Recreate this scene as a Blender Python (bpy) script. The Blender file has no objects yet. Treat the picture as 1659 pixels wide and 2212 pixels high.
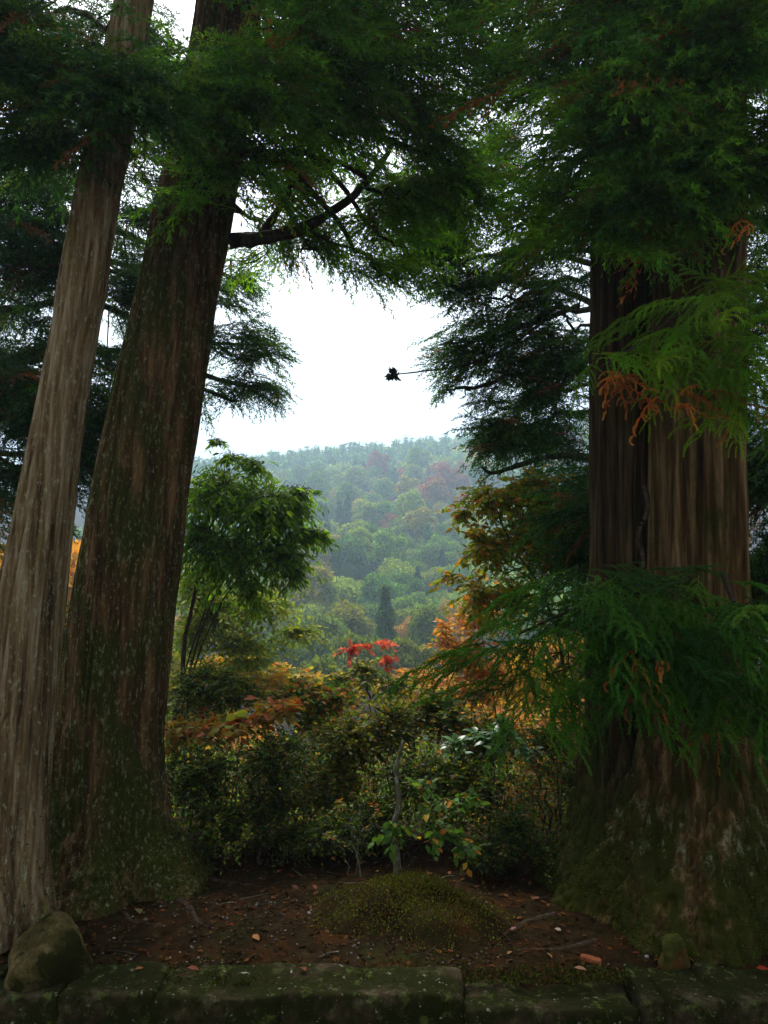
import bpy, math, random
import numpy as np
from mathutils import Vector, Matrix

# ------------------------------------------------------------------ camera, sky, sun, exposure
S = bpy.context.scene
COL = S.collection
PITCH = math.radians(4.7)
CAMZ = 1.6
F = 1736.0                       # focal length in units of a 1659 x 2212 frame
cam = bpy.data.cameras.new("camera")
cam.sensor_fit = 'VERTICAL'; cam.sensor_height = 24.0
cam.lens = 24.0 * F / 2212.0
cam.clip_start = 0.05; cam.clip_end = 5000
camo = bpy.data.objects.new("camera", cam); COL.objects.link(camo)
camo.location = (0, 0, CAMZ); camo.rotation_euler = (math.pi / 2 + PITCH, 0, 0)
S.camera = camo

SUN_EL, SUN_AZ = math.radians(56), math.radians(-14)      # azimuth from +Y, negative = left
world = bpy.data.worlds.new("World"); S.world = world; world.use_nodes = True
wn = world.node_tree.nodes; wl = world.node_tree.links; wn.clear()
sky = wn.new('ShaderNodeTexSky'); sky.sky_type = 'NISHITA'; sky.sun_disc = False
sky.sun_elevation = SUN_EL; sky.sun_rotation = SUN_AZ
sky.dust_density = 6.0; sky.air_density = 1.0; sky.ozone_density = 1.0
hs = wn.new('ShaderNodeHueSaturation'); hs.inputs['Saturation'].default_value = 0.02
bg = wn.new('ShaderNodeBackground'); bg.inputs['Strength'].default_value = 0.085
wo = wn.new('ShaderNodeOutputWorld')
wl.new(sky.outputs[0], hs.inputs['Color']); wl.new(hs.outputs[0], bg.inputs['Color']); wl.new(bg.outputs[0], wo.inputs[0])

sun = bpy.data.lights.new("sun", 'SUN'); sun.energy = 1.5; sun.angle = math.radians(12); sun.color = (1, 0.95, 0.88)
suno = bpy.data.objects.new("sun", sun); COL.objects.link(suno)
sd = Vector((math.sin(SUN_AZ) * math.cos(SUN_EL), math.cos(SUN_AZ) * math.cos(SUN_EL), math.sin(SUN_EL)))
suno.rotation_euler = sd.to_track_quat('Z', 'Y').to_euler(); suno.location = (0, 0, 60)

S.view_settings.view_transform = 'Standard'; S.view_settings.look = 'None'
S.view_settings.exposure = 1.45; S.view_settings.gamma = 1.0; S.view_settings.use_curve_mapping = False
S.render.engine = 'CYCLES'
cy = S.cycles
cy.max_bounces = 6; cy.diffuse_bounces = 3; cy.glossy_bounces = 2; cy.transmission_bounces = 3; cy.volume_bounces = 1
cy.use_denoising = True; cy.sample_clamp_indirect = 4.0

# ------------------------------------------------------------------ helpers
RNG = np.random.default_rng(7)
cp, sp = math.cos(PITCH), math.sin(PITCH)

def at(px, py, Y):
    """world point on the depth plane y = Y seen at (px, py)"""
    a = (px - 829.5) / F; b = -(py - 1106) / F
    d = np.array([a, cp - b * sp, sp + b * cp])
    return np.array([0, 0, CAMZ]) + d * (Y / d[1])

def proj(p):
    q = np.asarray(p, float) - np.array([0, 0, CAMZ])
    fw = q[..., 1] * cp + q[..., 2] * sp; up = -q[..., 1] * sp + q[..., 2] * cp
    fw = np.maximum(fw, 1e-3)
    return 829.5 + F * q[..., 0] / fw, 1106 - F * up / fw, fw

_perm = np.random.default_rng(3).permutation(512).astype(np.int64)
_val = np.random.default_rng(4).random(512)
def vn(p, f=1.0):
    """value noise 0..1"""
    p = np.asarray(p, float) * f
    i = np.floor(p).astype(np.int64); u = p - i; u = u * u * (3 - 2 * u)
    def h(dx, dy, dz):
        return _val[_perm[(_perm[(_perm[(i[:, 0] + dx) & 511] + i[:, 1] + dy) & 511] + i[:, 2] + dz) & 511]]
    r = 0
    for dx in (0, 1):
        wx = u[:, 0] if dx else 1 - u[:, 0]
        for dy in (0, 1):
            wy = u[:, 1] if dy else 1 - u[:, 1]
            for dz in (0, 1):
                wz = u[:, 2] if dz else 1 - u[:, 2]
                r = r + h(dx, dy, dz) * wx * wy * wz
    return r
def fbm(p, f=1.0, o=3):
    r = 0; a = 0.5; t = 0
    for k in range(o):
        r = r + a * vn(np.asarray(p) + 17.3 * k, f); t += a; f *= 2.03; a *= 0.5
    return r / t

def smooth(a, b, x):
    t = np.clip((x - a) / (b - a), 0, 1); return t * t * (3 - 2 * t)

def mesh(name, V, Fc, mat=None, col=None, smooth_=False):
    V = np.ascontiguousarray(V, dtype=np.float32); Fc = np.ascontiguousarray(Fc, dtype=np.int32)
    k = Fc.shape[1]
    m = bpy.data.meshes.new(name)
    m.vertices.add(len(V)); m.vertices.foreach_set('co', V.ravel())
    m.loops.add(Fc.size); m.loops.foreach_set('vertex_index', Fc.ravel())
    m.polygons.add(len(Fc)); m.polygons.foreach_set('loop_start', np.arange(len(Fc), dtype=np.int32) * k)
    if smooth_: m.polygons.foreach_set('use_smooth', np.ones(len(Fc), dtype=bool))
    m.update(calc_edges=True)
    if col is not None:
        a = m.attributes.new('Col', 'FLOAT_COLOR', 'POINT')
        c = np.ones((len(V), 4), np.float32); c[:, :3] = col
        a.data.foreach_set('color', c.ravel())
    if mat: m.materials.append(mat)
    return m

def link(name, m, parent=None, loc=(0, 0, 0), kind=None, color=None):
    o = bpy.data.objects.new(name, m); COL.objects.link(o); o.location = loc
    if parent: o.parent = parent
    if kind: o['kind'] = kind
    if color is not None: o.color = (*color, 1)
    return o

def tag(o, label, cat, group=None):
    o['label'] = label; o['category'] = cat
    if group: o['group'] = group
    return o

def thing(name, label, cat, loc, group=None):
    o = bpy.data.objects.new(name, None); COL.objects.link(o); o.location = loc; o.empty_display_size = 0.2
    return tag(o, label, cat, group)

def part(name, V, Fc, mat, root, col=None, smooth_=False, kind=None):
    """V in world space; the object sits at its root's origin"""
    off = np.array(root.location) if root else 0
    return link(name, mesh(name, np.asarray(V) - off, Fc, mat, col, smooth_), root, kind=kind)

def tube(pts, rad, n=6, noise=0.0, rng=None):
    pts = np.asarray(pts, float); m = len(pts); rad = np.broadcast_to(rad, (m,)).astype(float)
    T = np.gradient(pts, axis=0); T /= np.linalg.norm(T, axis=1)[:, None] + 1e-9
    ref = np.where(np.abs(T[:, 2:3]) > 0.9, np.array([[1.0, 0, 0]]), np.array([[0, 0, 1.0]]))
    A = np.cross(T, ref); A /= np.linalg.norm(A, axis=1)[:, None]; B = np.cross(T, A)
    th = np.arange(n) * 2 * math.pi / n
    R = rad[:, None] * np.ones((m, n))
    if noise: R = R * (1 + noise * ((rng or RNG).random((m, n)) - 0.5))
    V = pts[:, None] + R[..., None] * (np.cos(th)[None, :, None] * A[:, None] + np.sin(th)[None, :, None] * B[:, None])
    V = V.reshape(-1, 3)
    i, j = np.meshgrid(np.arange(m - 1), np.arange(n), indexing='ij')
    a = (i * n + j).ravel(); b = (i * n + (j + 1) % n).ravel()
    Fq = np.stack([a, b, b + n, a + n], 1)
    Ft = np.concatenate([Fq[:, [0, 1, 2]], Fq[:, [0, 2, 3]]])
    V = np.vstack([V, pts[-1:]]); e = (m - 1) * n
    tip = np.stack([e + np.arange(n), e + (np.arange(n) + 1) % n, np.full(n, len(V) - 1)], 1)
    return V, np.vstack([Ft, tip])

def spline(P, n):
    P = np.asarray(P, float); k = len(P)
    t = np.linspace(0, k - 1, n); i = np.clip(t.astype(int), 0, k - 2); u = (t - i)[:, None]
    p0 = P[np.maximum(i - 1, 0)]; p1 = P[i]; p2 = P[i + 1]; p3 = P[np.minimum(i + 2, k - 1)]
    return 0.5 * (2 * p1 + (p2 - p0) * u + (2 * p0 - 5 * p1 + 4 * p2 - p3) * u ** 2 + (3 * p1 - p0 - 3 * p2 + p3) * u ** 3)

def join(parts):
    Vs, Fs, o = [], [], 0
    for V, f in parts:
        Vs.append(V); Fs.append(f + o); o += len(V)
    return np.vstack(Vs), np.vstack(Fs)

def scatter(protos, pos, R, scale, colors, rng):
    """merge copies of prototypes (V, F, C); pos n,3; R n,3,3; scale n; colors n,3"""
    pick = rng.integers(0, len(protos), len(pos)); Vs, Fs, Cs, o = [], [], [], 0
    for k, (V, f, c) in enumerate(protos):
        s = np.where(pick == k)[0]
        if not len(s): continue
        W = np.einsum('nij,vj->nvi', R[s], V) * scale[s][:, None, None] + pos[s][:, None]
        C = colors[s][:, None] * c[None]
        ff = f[None] + (np.arange(len(s)) * len(V))[:, None, None] + o
        Vs.append(W.reshape(-1, 3)); Fs.append(ff.reshape(-1, f.shape[1])); Cs.append(C.reshape(-1, 3)); o += W.shape[0] * W.shape[1]
    return np.vstack(Vs), np.vstack(Fs), np.vstack(Cs)

def rotz(a):
    c, s = np.cos(a), np.sin(a); z = np.zeros_like(a); o = np.ones_like(a)
    return np.stack([np.stack([c, -s, z], -1), np.stack([s, c, z], -1), np.stack([z, z, o], -1)], -2)
def roty(a):
    c, s = np.cos(a), np.sin(a); z = np.zeros_like(a); o = np.ones_like(a)
    return np.stack([np.stack([c, z, s], -1), np.stack([z, o, z], -1), np.stack([-s, z, c], -1)], -2)
def rotx(a):
    c, s = np.cos(a), np.sin(a); z = np.zeros_like(a); o = np.ones_like(a)
    return np.stack([np.stack([o, z, z], -1), np.stack([z, c, -s], -1), np.stack([z, s, c], -1)], -2)
def frame(X, up):
    X = X / (np.linalg.norm(X, axis=1)[:, None] + 1e-9)
    Yv = np.cross(up, X); Yv /= np.linalg.norm(Yv, axis=1)[:, None] + 1e-9
    return np.stack([X, Yv, np.cross(X, Yv)], -1)

def palette(pal, n, rng, var=0.25):
    pal = np.array(pal, float); w = pal[:, 3] / pal[:, 3].sum()
    c = pal[rng.choice(len(pal), n, p=w), :3]
    return np.clip(c * (1 + var * (rng.random((n, 1)) * 2 - 1)) * (1 + 0.12 * (rng.random((n, 3)) * 2 - 1)), 0, 1)

# ------------------------------------------------------------------ materials
def nodes(name):
    m = bpy.data.materials.new(name); m.use_nodes = True
    nt = m.node_tree; nt.nodes.clear()
    return m, nt.nodes, nt.links

def leaf_material(name, trans=0.4, rough=0.5, spec=0.25, tgain=1.6):
    m, N, L = nodes(name)
    at_ = N.new('ShaderNodeAttribute'); at_.attribute_name = 'Col'
    oi = N.new('ShaderNodeObjectInfo')
    mx = N.new('ShaderNodeMix'); mx.data_type = 'RGBA'; mx.blend_type = 'MULTIPLY'; mx.inputs[0].default_value = 1
    L.new(at_.outputs['Color'], mx.inputs[6]); L.new(oi.outputs['Color'], mx.inputs[7])
    p = N.new('ShaderNodeBsdfPrincipled'); p.inputs['Roughness'].default_value = rough; p.inputs['Specular IOR Level'].default_value = spec
    t = N.new('ShaderNodeBsdfTranslucent'); g = N.new('ShaderNodeMix'); g.data_type = 'RGBA'; g.blend_type = 'MULTIPLY'; g.inputs[0].default_value = 1
    g.inputs[7].default_value = (tgain * 1.1, tgain, tgain * 0.5, 1)
    L.new(mx.outputs[2], g.inputs[6]); L.new(mx.outputs[2], p.inputs['Base Color']); L.new(g.outputs[2], t.inputs['Color'])
    s = N.new('ShaderNodeMixShader'); s.inputs[0].default_value = trans
    L.new(p.outputs[0], s.inputs[1]); L.new(t.outputs[0], s.inputs[2])
    o = N.new('ShaderNodeOutputMaterial'); L.new(s.outputs[0], o.inputs[0])
    return m

M_NEEDLE = leaf_material('needles', 0.45, 0.6, 0.06, 1.5)
M_LEAF = leaf_material('leaves', 0.46, 0.5, 0.13, 1.6)
M_GLOSS = leaf_material('glossy_leaves', 0.3, 0.35, 0.55, 1.5)
M_FAR = leaf_material('far_leaves', 0.3, 0.7, 0.04, 1.3)

def ramp(N, stops):
    r = N.new('ShaderNodeValToRGB'); e = r.color_ramp.elements
    while len(e) < len(stops): e.new(0.5)
    for k, (p, c) in enumerate(stops): e[k].position = p; e[k].color = (*c, 1)
    return r

def bark_material(name, stops, moss, moss_cov, lichen, lich_cov, zs=0.06, scale=26.0, base_moss=0.0, band=None):
    m, N, L = nodes(name)
    tc = N.new('ShaderNodeTexCoord'); mp = N.new('ShaderNodeMapping'); mp.inputs['Scale'].default_value = (1, 1, zs)
    L.new(tc.outputs['Object'], mp.inputs[0])
    n1 = N.new('ShaderNodeTexNoise'); n1.inputs['Scale'].default_value = scale; n1.inputs['Detail'].default_value = 5; n1.inputs['Roughness'].default_value = 0.65
    L.new(mp.outputs[0], n1.inputs['Vector'])
    r1 = ramp(N, stops); L.new(n1.outputs['Fac'], r1.inputs[0])
    col = r1.outputs[0]
    def layer(col, c, sc, z, lo, hi, grad=0.0, detail=6):
        mm = N.new('ShaderNodeMapping'); mm.inputs['Scale'].default_value = (1, 1, z); L.new(tc.outputs['Object'], mm.inputs[0])
        n = N.new('ShaderNodeTexNoise'); n.inputs['Scale'].default_value = sc; n.inputs['Detail'].default_value = detail; n.inputs['Roughness'].default_value = 0.7
        L.new(mm.outputs[0], n.inputs['Vector'])
        f = n.outputs['Fac']
        if grad:
            sx = N.new('ShaderNodeSeparateXYZ'); L.new(tc.outputs['Object'], sx.inputs[0])
            mr = N.new('ShaderNodeMapRange'); mr.inputs[1].default_value = 0.0; mr.inputs[2].default_value = 1.0; mr.inputs[3].default_value = grad; mr.inputs[4].default_value = 0
            L.new(sx.outputs[2], mr.inputs[0])
            ad = N.new('ShaderNodeMath'); ad.operation = 'ADD'; L.new(f, ad.inputs[0]); L.new(mr.outputs[0], ad.inputs[1]); f = ad.outputs[0]
        rr = ramp(N, [(lo, (0, 0, 0)), (hi, (1, 1, 1))]); L.new(f, rr.inputs[0])
        x = N.new('ShaderNodeMix'); x.data_type = 'RGBA'; L.new(rr.outputs[0], x.inputs[0]); L.new(col, x.inputs[6])
        x.inputs[7].default_value = (*c, 1)
        return x.outputs[2]
    col = layer(col, moss, 5.0, 0.35, 0.72 - moss_cov, 0.86 - moss_cov, base_moss)
    col = layer(col, (moss[0] * 2.2, moss[1] * 2.0, moss[2] * 2), 38.0, 0.5, 0.66 - 0.2 * moss_cov, 0.75, base_moss * 0.4)
    col = layer(col, lichen, 62.0, 0.45, 0.80 - lich_cov, 0.94 - lich_cov)
    col = layer(col, lichen, 21.0, 0.4, 0.86 - lich_cov, 1.0 - lich_cov)
    if band:                                   # a belt of crusty lichen above the root flare
        z0, z1, amt = band
        sx = N.new('ShaderNodeSeparateXYZ'); L.new(tc.outputs['Object'], sx.inputs[0])
        fc = N.new('ShaderNodeFloatCurve') if False else N.new('ShaderNodeValToRGB'); el = fc.color_ramp.elements
        while len(el) < 4: el.new(0.5)
        for e_, (pp, v_) in zip(el, [(z0 - .12, 0), (z0 + .06, 1), (z1 - .08, 1), (z1 + .12, 0)]): e_.position = pp; e_.color = (v_, v_, v_, 1)
        L.new(sx.outputs[2], fc.inputs[0])
        mm = N.new('ShaderNodeMapping'); mm.inputs['Scale'].default_value = (1, 1, .35); L.new(tc.outputs['Object'], mm.inputs[0])
        n = N.new('ShaderNodeTexNoise'); n.inputs['Scale'].default_value = 24; n.inputs['Detail'].default_value = 8; n.inputs['Roughness'].default_value = .75; L.new(mm.outputs[0], n.inputs['Vector'])
        ma = N.new('ShaderNodeMath'); ma.operation = 'MULTIPLY_ADD'; ma.inputs[1].default_value = amt; L.new(fc.outputs[0], ma.inputs[0]); L.new(n.outputs['Fac'], ma.inputs[2])
        rr = ramp(N, [(.66, (0, 0, 0)), (.78, (1, 1, 1))]); L.new(ma.outputs[0], rr.inputs[0])
        x = N.new('ShaderNodeMix'); x.data_type = 'RGBA'; L.new(rr.outputs[0], x.inputs[0]); L.new(col, x.inputs[6]); x.inputs[7].default_value = (*lichen, 1); col = x.outputs[2]
    p = N.new('ShaderNodeBsdfPrincipled'); p.inputs['Roughness'].default_value = 0.9; p.inputs['Specular IOR Level'].default_value = 0.03
    L.new(col, p.inputs['Base Color'])
    bp = N.new('ShaderNodeBump'); bp.inputs['Strength'].default_value = 0.5; bp.inputs['Distance'].default_value = 0.012
    L.new(n1.outputs['Fac'], bp.inputs['Height']); L.new(bp.outputs[0], p.inputs['Normal'])
    o = N.new('ShaderNodeOutputMaterial'); L.new(p.outputs[0], o.inputs[0])
    return m

M_BARK_SLIM = bark_material('bark_slim', [(0.34, (0.042, 0.024, 0.011)), (0.5, (0.165, 0.112, 0.055)), (0.64, (0.30, 0.24, 0.15))],
                            (0.13, 0.12, 0.025), 0.14, (0.34, 0.36, 0.24), 0.245)
M_BARK_BIG = bark_material('bark_big', [(0.34, (0.020, 0.010, 0.004)), (0.5, (0.075, 0.040, 0.016)), (0.66, (0.19, 0.11, 0.05))],
                           (0.034, 0.042, 0.006), 0.27, (0.24, 0.25, 0.14), 0.25, base_moss=0.06)
M_BARK_RIGHT = bark_material('bark_right', [(0.34, (0.02, 0.009, 0.003)), (0.5, (0.085, 0.048, 0.018)), (0.66, (0.22, 0.145, 0.07))],
                             (0.030, 0.034, 0.005), 0.20, (0.22, 0.24, 0.15), 0.15, base_moss=0.20, band=(0.26, 0.58, 0.11))
M_BARK_DARK = bark_material('bark_dark', [(0.34, (0.014, 0.008, 0.004)), (0.5, (0.045, 0.027, 0.012)), (0.66, (0.10, 0.066, 0.035))],
                            (0.026, 0.034, 0.006), 0.22, (0.16, 0.17, 0.10), 0.05, base_moss=0.2)
M_BRANCH = bark_material('branch_bark', [(0.3, (0.02, 0.014, 0.01)), (0.55, (0.055, 0.04, 0.028)), (0.75, (0.10, 0.08, 0.06))],
                         (0.05, 0.06, 0.02), 0.12, (0.25, 0.27, 0.2), 0.06, zs=1.0, scale=40)
M_LICHEN_BARK = bark_material('lichen_bark', [(0.3, (0.06, 0.05, 0.035)), (0.55, (0.14, 0.12, 0.085)), (0.75, (0.22, 0.2, 0.15))],
                              (0.10, 0.13, 0.05), 0.2, (0.42, 0.46, 0.36), 0.26, zs=0.5, scale=40)

def rough_material(name, stops, scale, patches=(), bump=0.5, rough=0.95):
    m, N, L = nodes(name)
    tc = N.new('ShaderNodeTexCoord')
    n1 = N.new('ShaderNodeTexNoise'); n1.inputs['Scale'].default_value = scale; n1.inputs['Detail'].default_value = 8; n1.inputs['Roughness'].default_value = 0.7
    L.new(tc.outputs['Object'], n1.inputs['Vector'])
    r = ramp(N, stops); L.new(n1.outputs['Fac'], r.inputs[0]); col = r.outputs[0]
    for c, sc, lo, hi in patches:
        n = N.new('ShaderNodeTexNoise'); n.inputs['Scale'].default_value = sc; n.inputs['Detail'].default_value = 7; n.inputs['Roughness'].default_value = 0.72
        L.new(tc.outputs['Object'], n.inputs['Vector'])
        rr = ramp(N, [(lo, (0, 0, 0)), (hi, (1, 1, 1))]); L.new(n.outputs['Fac'], rr.inputs[0])
        x = N.new('ShaderNodeMix'); x.data_type = 'RGBA'; L.new(rr.outputs[0], x.inputs[0]); L.new(col, x.inputs[6]); x.inputs[7].default_value = (*c, 1)
        col = x.outputs[2]
    p = N.new('ShaderNodeBsdfPrincipled'); p.inputs['Roughness'].default_value = rough; p.inputs['Specular IOR Level'].default_value = 0.03
    L.new(col, p.inputs['Base Color'])
    bp = N.new('ShaderNodeBump'); bp.inputs['Strength'].default_value = bump; bp.inputs['Distance'].default_value = 0.02
    L.new(n1.outputs['Fac'], bp.inputs['Height']); L.new(bp.outputs[0], p.inputs['Normal'])
    o = N.new('ShaderNodeOutputMaterial'); L.new(p.outputs[0], o.inputs[0])
    return m

M_SOIL = rough_material('soil', [(0.3, (0.008, 0.005, 0.002)), (0.55, (0.022, 0.0135, 0.005)), (0.75, (0.05, 0.032, 0.013))], 14,
                        [((0.05, 0.018, 0.005), 5, 0.5, 0.66), ((0.022, 0.026, 0.005), 2.2, 0.55, 0.68)])
M_PATH = rough_material('path_soil', [(0.3, (0.05, 0.04, 0.03)), (0.7, (0.14, 0.12, 0.09))], 6)
M_STONE = rough_material('stone', [(0.3, (0.02, 0.014, 0.008)), (0.5, (0.055, 0.038, 0.022)), (0.72, (0.17, 0.13, 0.085))], 9,
                         [((0.016, 0.018, 0.004), 4.0, 0.36, 0.50), ((0.07, 0.095, 0.02), 19, 0.56, 0.66), ((0.30, 0.31, 0.22), 30, 0.61, 0.68)], 1.0)
M_BOULDER = rough_material('boulder_stone', [(0.3, (0.04, 0.03, 0.012)), (0.5, (0.12, 0.09, 0.035)), (0.72, (0.26, 0.20, 0.09))], 11,
                           [((0.018, 0.018, 0.004), 3.2, 0.42, 0.54), ((0.45, 0.45, 0.36), 24, 0.66, 0.72)], 0.8)
M_MOSS_EARTH = rough_material('moss_earth', [(0.3, (0.03, 0.03, 0.008)), (0.55, (0.07, 0.075, 0.016)), (0.75, (0.12, 0.12, 0.03))], 22,
                              [((0.11, 0.045, 0.015), 7, 0.5, 0.62)], 0.8)
M_STEEL = rough_material('steel', [(0.3, (0.25, 0.25, 0.26)), (0.7, (0.35, 0.35, 0.36))], 4)
M_PEBBLE = leaf_material('pebble', 0.0, 0.8, 0.05)
M_LITTER = leaf_material('litter', 0.1, 0.8, 0.03, 1.0)
M_REDCHIP = rough_material('red_bark', [(0.3, (0.16, 0.045, 0.02)), (0.6, (0.36, 0.12, 0.05)), (0.8, (0.5, 0.24, 0.12))], 30)

# ------------------------------------------------------------------ ground
_gy = np.array([0, 5.0, 7, 10, 18, 30, 60, 90, 130, 190, 270, 340, 390, 500, 950.0])
_gz = np.array([0, 0.0, -.45, -1.5, -4.0, -5.8, -7.0, -5.0, 5, 21, 40, 51, 52, 36, 15.0])
def ground_z(x, y):
    x = np.asarray(x, float); y = np.asarray(y, float)
    z = np.interp(y, _gy, _gz)
    z = z + 0.16 * np.clip(x, -150, 150) * np.clip(y / 350, 0, 1) ** 2
    p = np.stack([x, y, np.zeros_like(x)], -1).reshape(-1, 3)
    n = (fbm(p, 1.3, 3).reshape(x.shape) - 0.5)
    z = z + 0.13 * n * smooth(3.3, 3.8, y)
    z = z - 0.05 * smooth(3.44, 3.37, y)
    z = z + 5 * (fbm(p, 0.012, 3).reshape(x.shape) - 0.5) * smooth(60, 200, y)
    return z
def gz(x, y): return float(ground_z(np.array([x]), np.array([y]))[0])

def build_ground():
    ys = np.concatenate([np.linspace(3.36, 6.5, 90), np.geomspace(6.6, 950, 110)])
    u = np.linspace(-1, 1, 141); u = np.sign(u) * np.abs(u) ** 1.0
    W = np.clip(4 + ys * 1.1, 0, 700)
    X = u[None] * W[:, None]; Yg = np.repeat(ys[:, None], len(u), 1)
    Z = ground_z(X, Yg)
    V = np.stack([X, Yg, Z], -1).reshape(-1, 3); n = len(u)
    i, j = np.meshgrid(np.arange(len(ys) - 1), np.arange(n - 1), indexing='ij'); a = (i * n + j).ravel()
    o = link('ground', mesh('ground', V, np.stack([a, a + 1, a + n + 1, a + n], 1), M_SOIL, None, True)); o['kind'] = 'structure'
    o['label'] = 'dark brown soil terrace falling away to the wooded valley'
    V = np.array([[-60, -120, -.42], [60, -120, -.42], [60, 3.4, -.42], [-60, 3.4, -.42]], float)
    o = link('path', mesh('path', V, np.array([[0, 1, 2, 3]]), M_PATH)); o['kind'] = 'structure'
    o['label'] = 'earth path below the stone edging'
build_ground()

# ------------------------------------------------------------------ stone edging
def stone_mesh(name, size, seed, mat, sub=9, rough=0.03, roundness=4.0):
    n = sub; g = np.linspace(-1, 1, n)
    Vs, Fs, o = [], [], 0
    for ax in range(3):
        for s in (-1, 1):
            A, B = np.meshgrid(g, g, indexing='ij'); P = np.zeros((n, n, 3))
            P[..., ax] = s; P[..., (ax + 1) % 3] = A; P[..., (ax + 2) % 3] = B
            Vs.append(P.reshape(-1, 3))
            i, j = np.meshgrid(np.arange(n - 1), np.arange(n - 1), indexing='ij'); a = (i * n + j).ravel()
            f = np.stack([a, a + n, a + n + 1, a + 1], 1)
            Fs.append((f if s > 0 else f[:, ::-1]) + o); o += n * n
    V = np.vstack(Vs); f = np.vstack(Fs)
    key = np.round(V * 1000).astype(int); _, idx, inv = np.unique(key, axis=0, return_index=True, return_inverse=True)
    V = V[idx]; f = inv.ravel()[f]
    r = (np.abs(V) ** roundness).sum(1) ** (1 / roundness); V = V / r[:, None]
    V = V * (np.array(size) / 2)
    off = (fbm(V + seed * 13.7, 7, 4) - 0.5)[:, None] * V / (np.linalg.norm(V, axis=1)[:, None] + 1e-6)
    off2 = (fbm(V + seed * 5.1, 2.5, 2) - 0.5)[:, None] * V / (np.linalg.norm(V, axis=1)[:, None] + 1e-6)
    return mesh(name, V + off * rough * 2 + off2 * rough * 4, f, mat, None, True)

def wall_y(x): return 3.20 - 0.02 * x
def build_wall():
    edges = [-360, -160, 30, 178, 372, 640, 985, 1338, 1386, 1492, 1640, 1860]
    tops = [0.0, 0.0, 0.0, .035, .01, .02, -.03, .03, .0, .02, -.02, 0]
    root = thing('stone_wall', 'low mossy stone edging wall along the front of the soil terrace', 'wall', (0, 3.3, -0.42))
    for k in range(len(edges) - 1):
        xa = (edges[k] - 829.5) / F * 3.32; xb = (edges[k + 1] - 829.5) / F * 3.32
        w = xb - xa - 0.002; xc = (xa + xb) / 2; h = 0.435 + tops[k] * 0.6
        yc = wall_y(xc) + 0.10 + RNG.uniform(-.012, .012)
        m = stone_mesh('stone', (w * 1.03, 0.26, h), k, M_STONE, 34, 0.022, 22.0)
        o = link('stone', m, root, (xc, yc - 3.3, -0.42 + h / 2 + 0.42))
        o.location.z = h / 2 - 0.005
        o.rotation_euler = (RNG.uniform(-.04, .04), RNG.uniform(-.03, .03), RNG.uniform(-.04, .04))
build_wall()

WALL_ROOT = bpy.data.objects['stone_wall']
# boulder at the left end and the upright stone at the right
p = at(92, 2075, 3.36)
o = tag(link('boulder', stone_mesh('boulder', (0.29, 0.26, 0.24), 31, M_BOULDER, 26, 0.04, 3.0), None, (p[0], 3.42, 0.035)),
        'yellowish mossy boulder resting on the wall beside the slim cedar', 'boulder')
o.rotation_euler = (0.25, -0.5, 0.4)
p = at(1462, 2050, 3.42)
o = tag(link('upright_stone', stone_mesh('upright_stone', (0.14, 0.11, 0.25), 53, M_MOSS_EARTH, 28, 0.05, 2.6), None, (p[0], 3.46, 0.05)),
        'small rounded mossy stone standing against the flared double cedar base', 'stone')
o.rotation_euler = (0.1, -0.15, 0.2)

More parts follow.
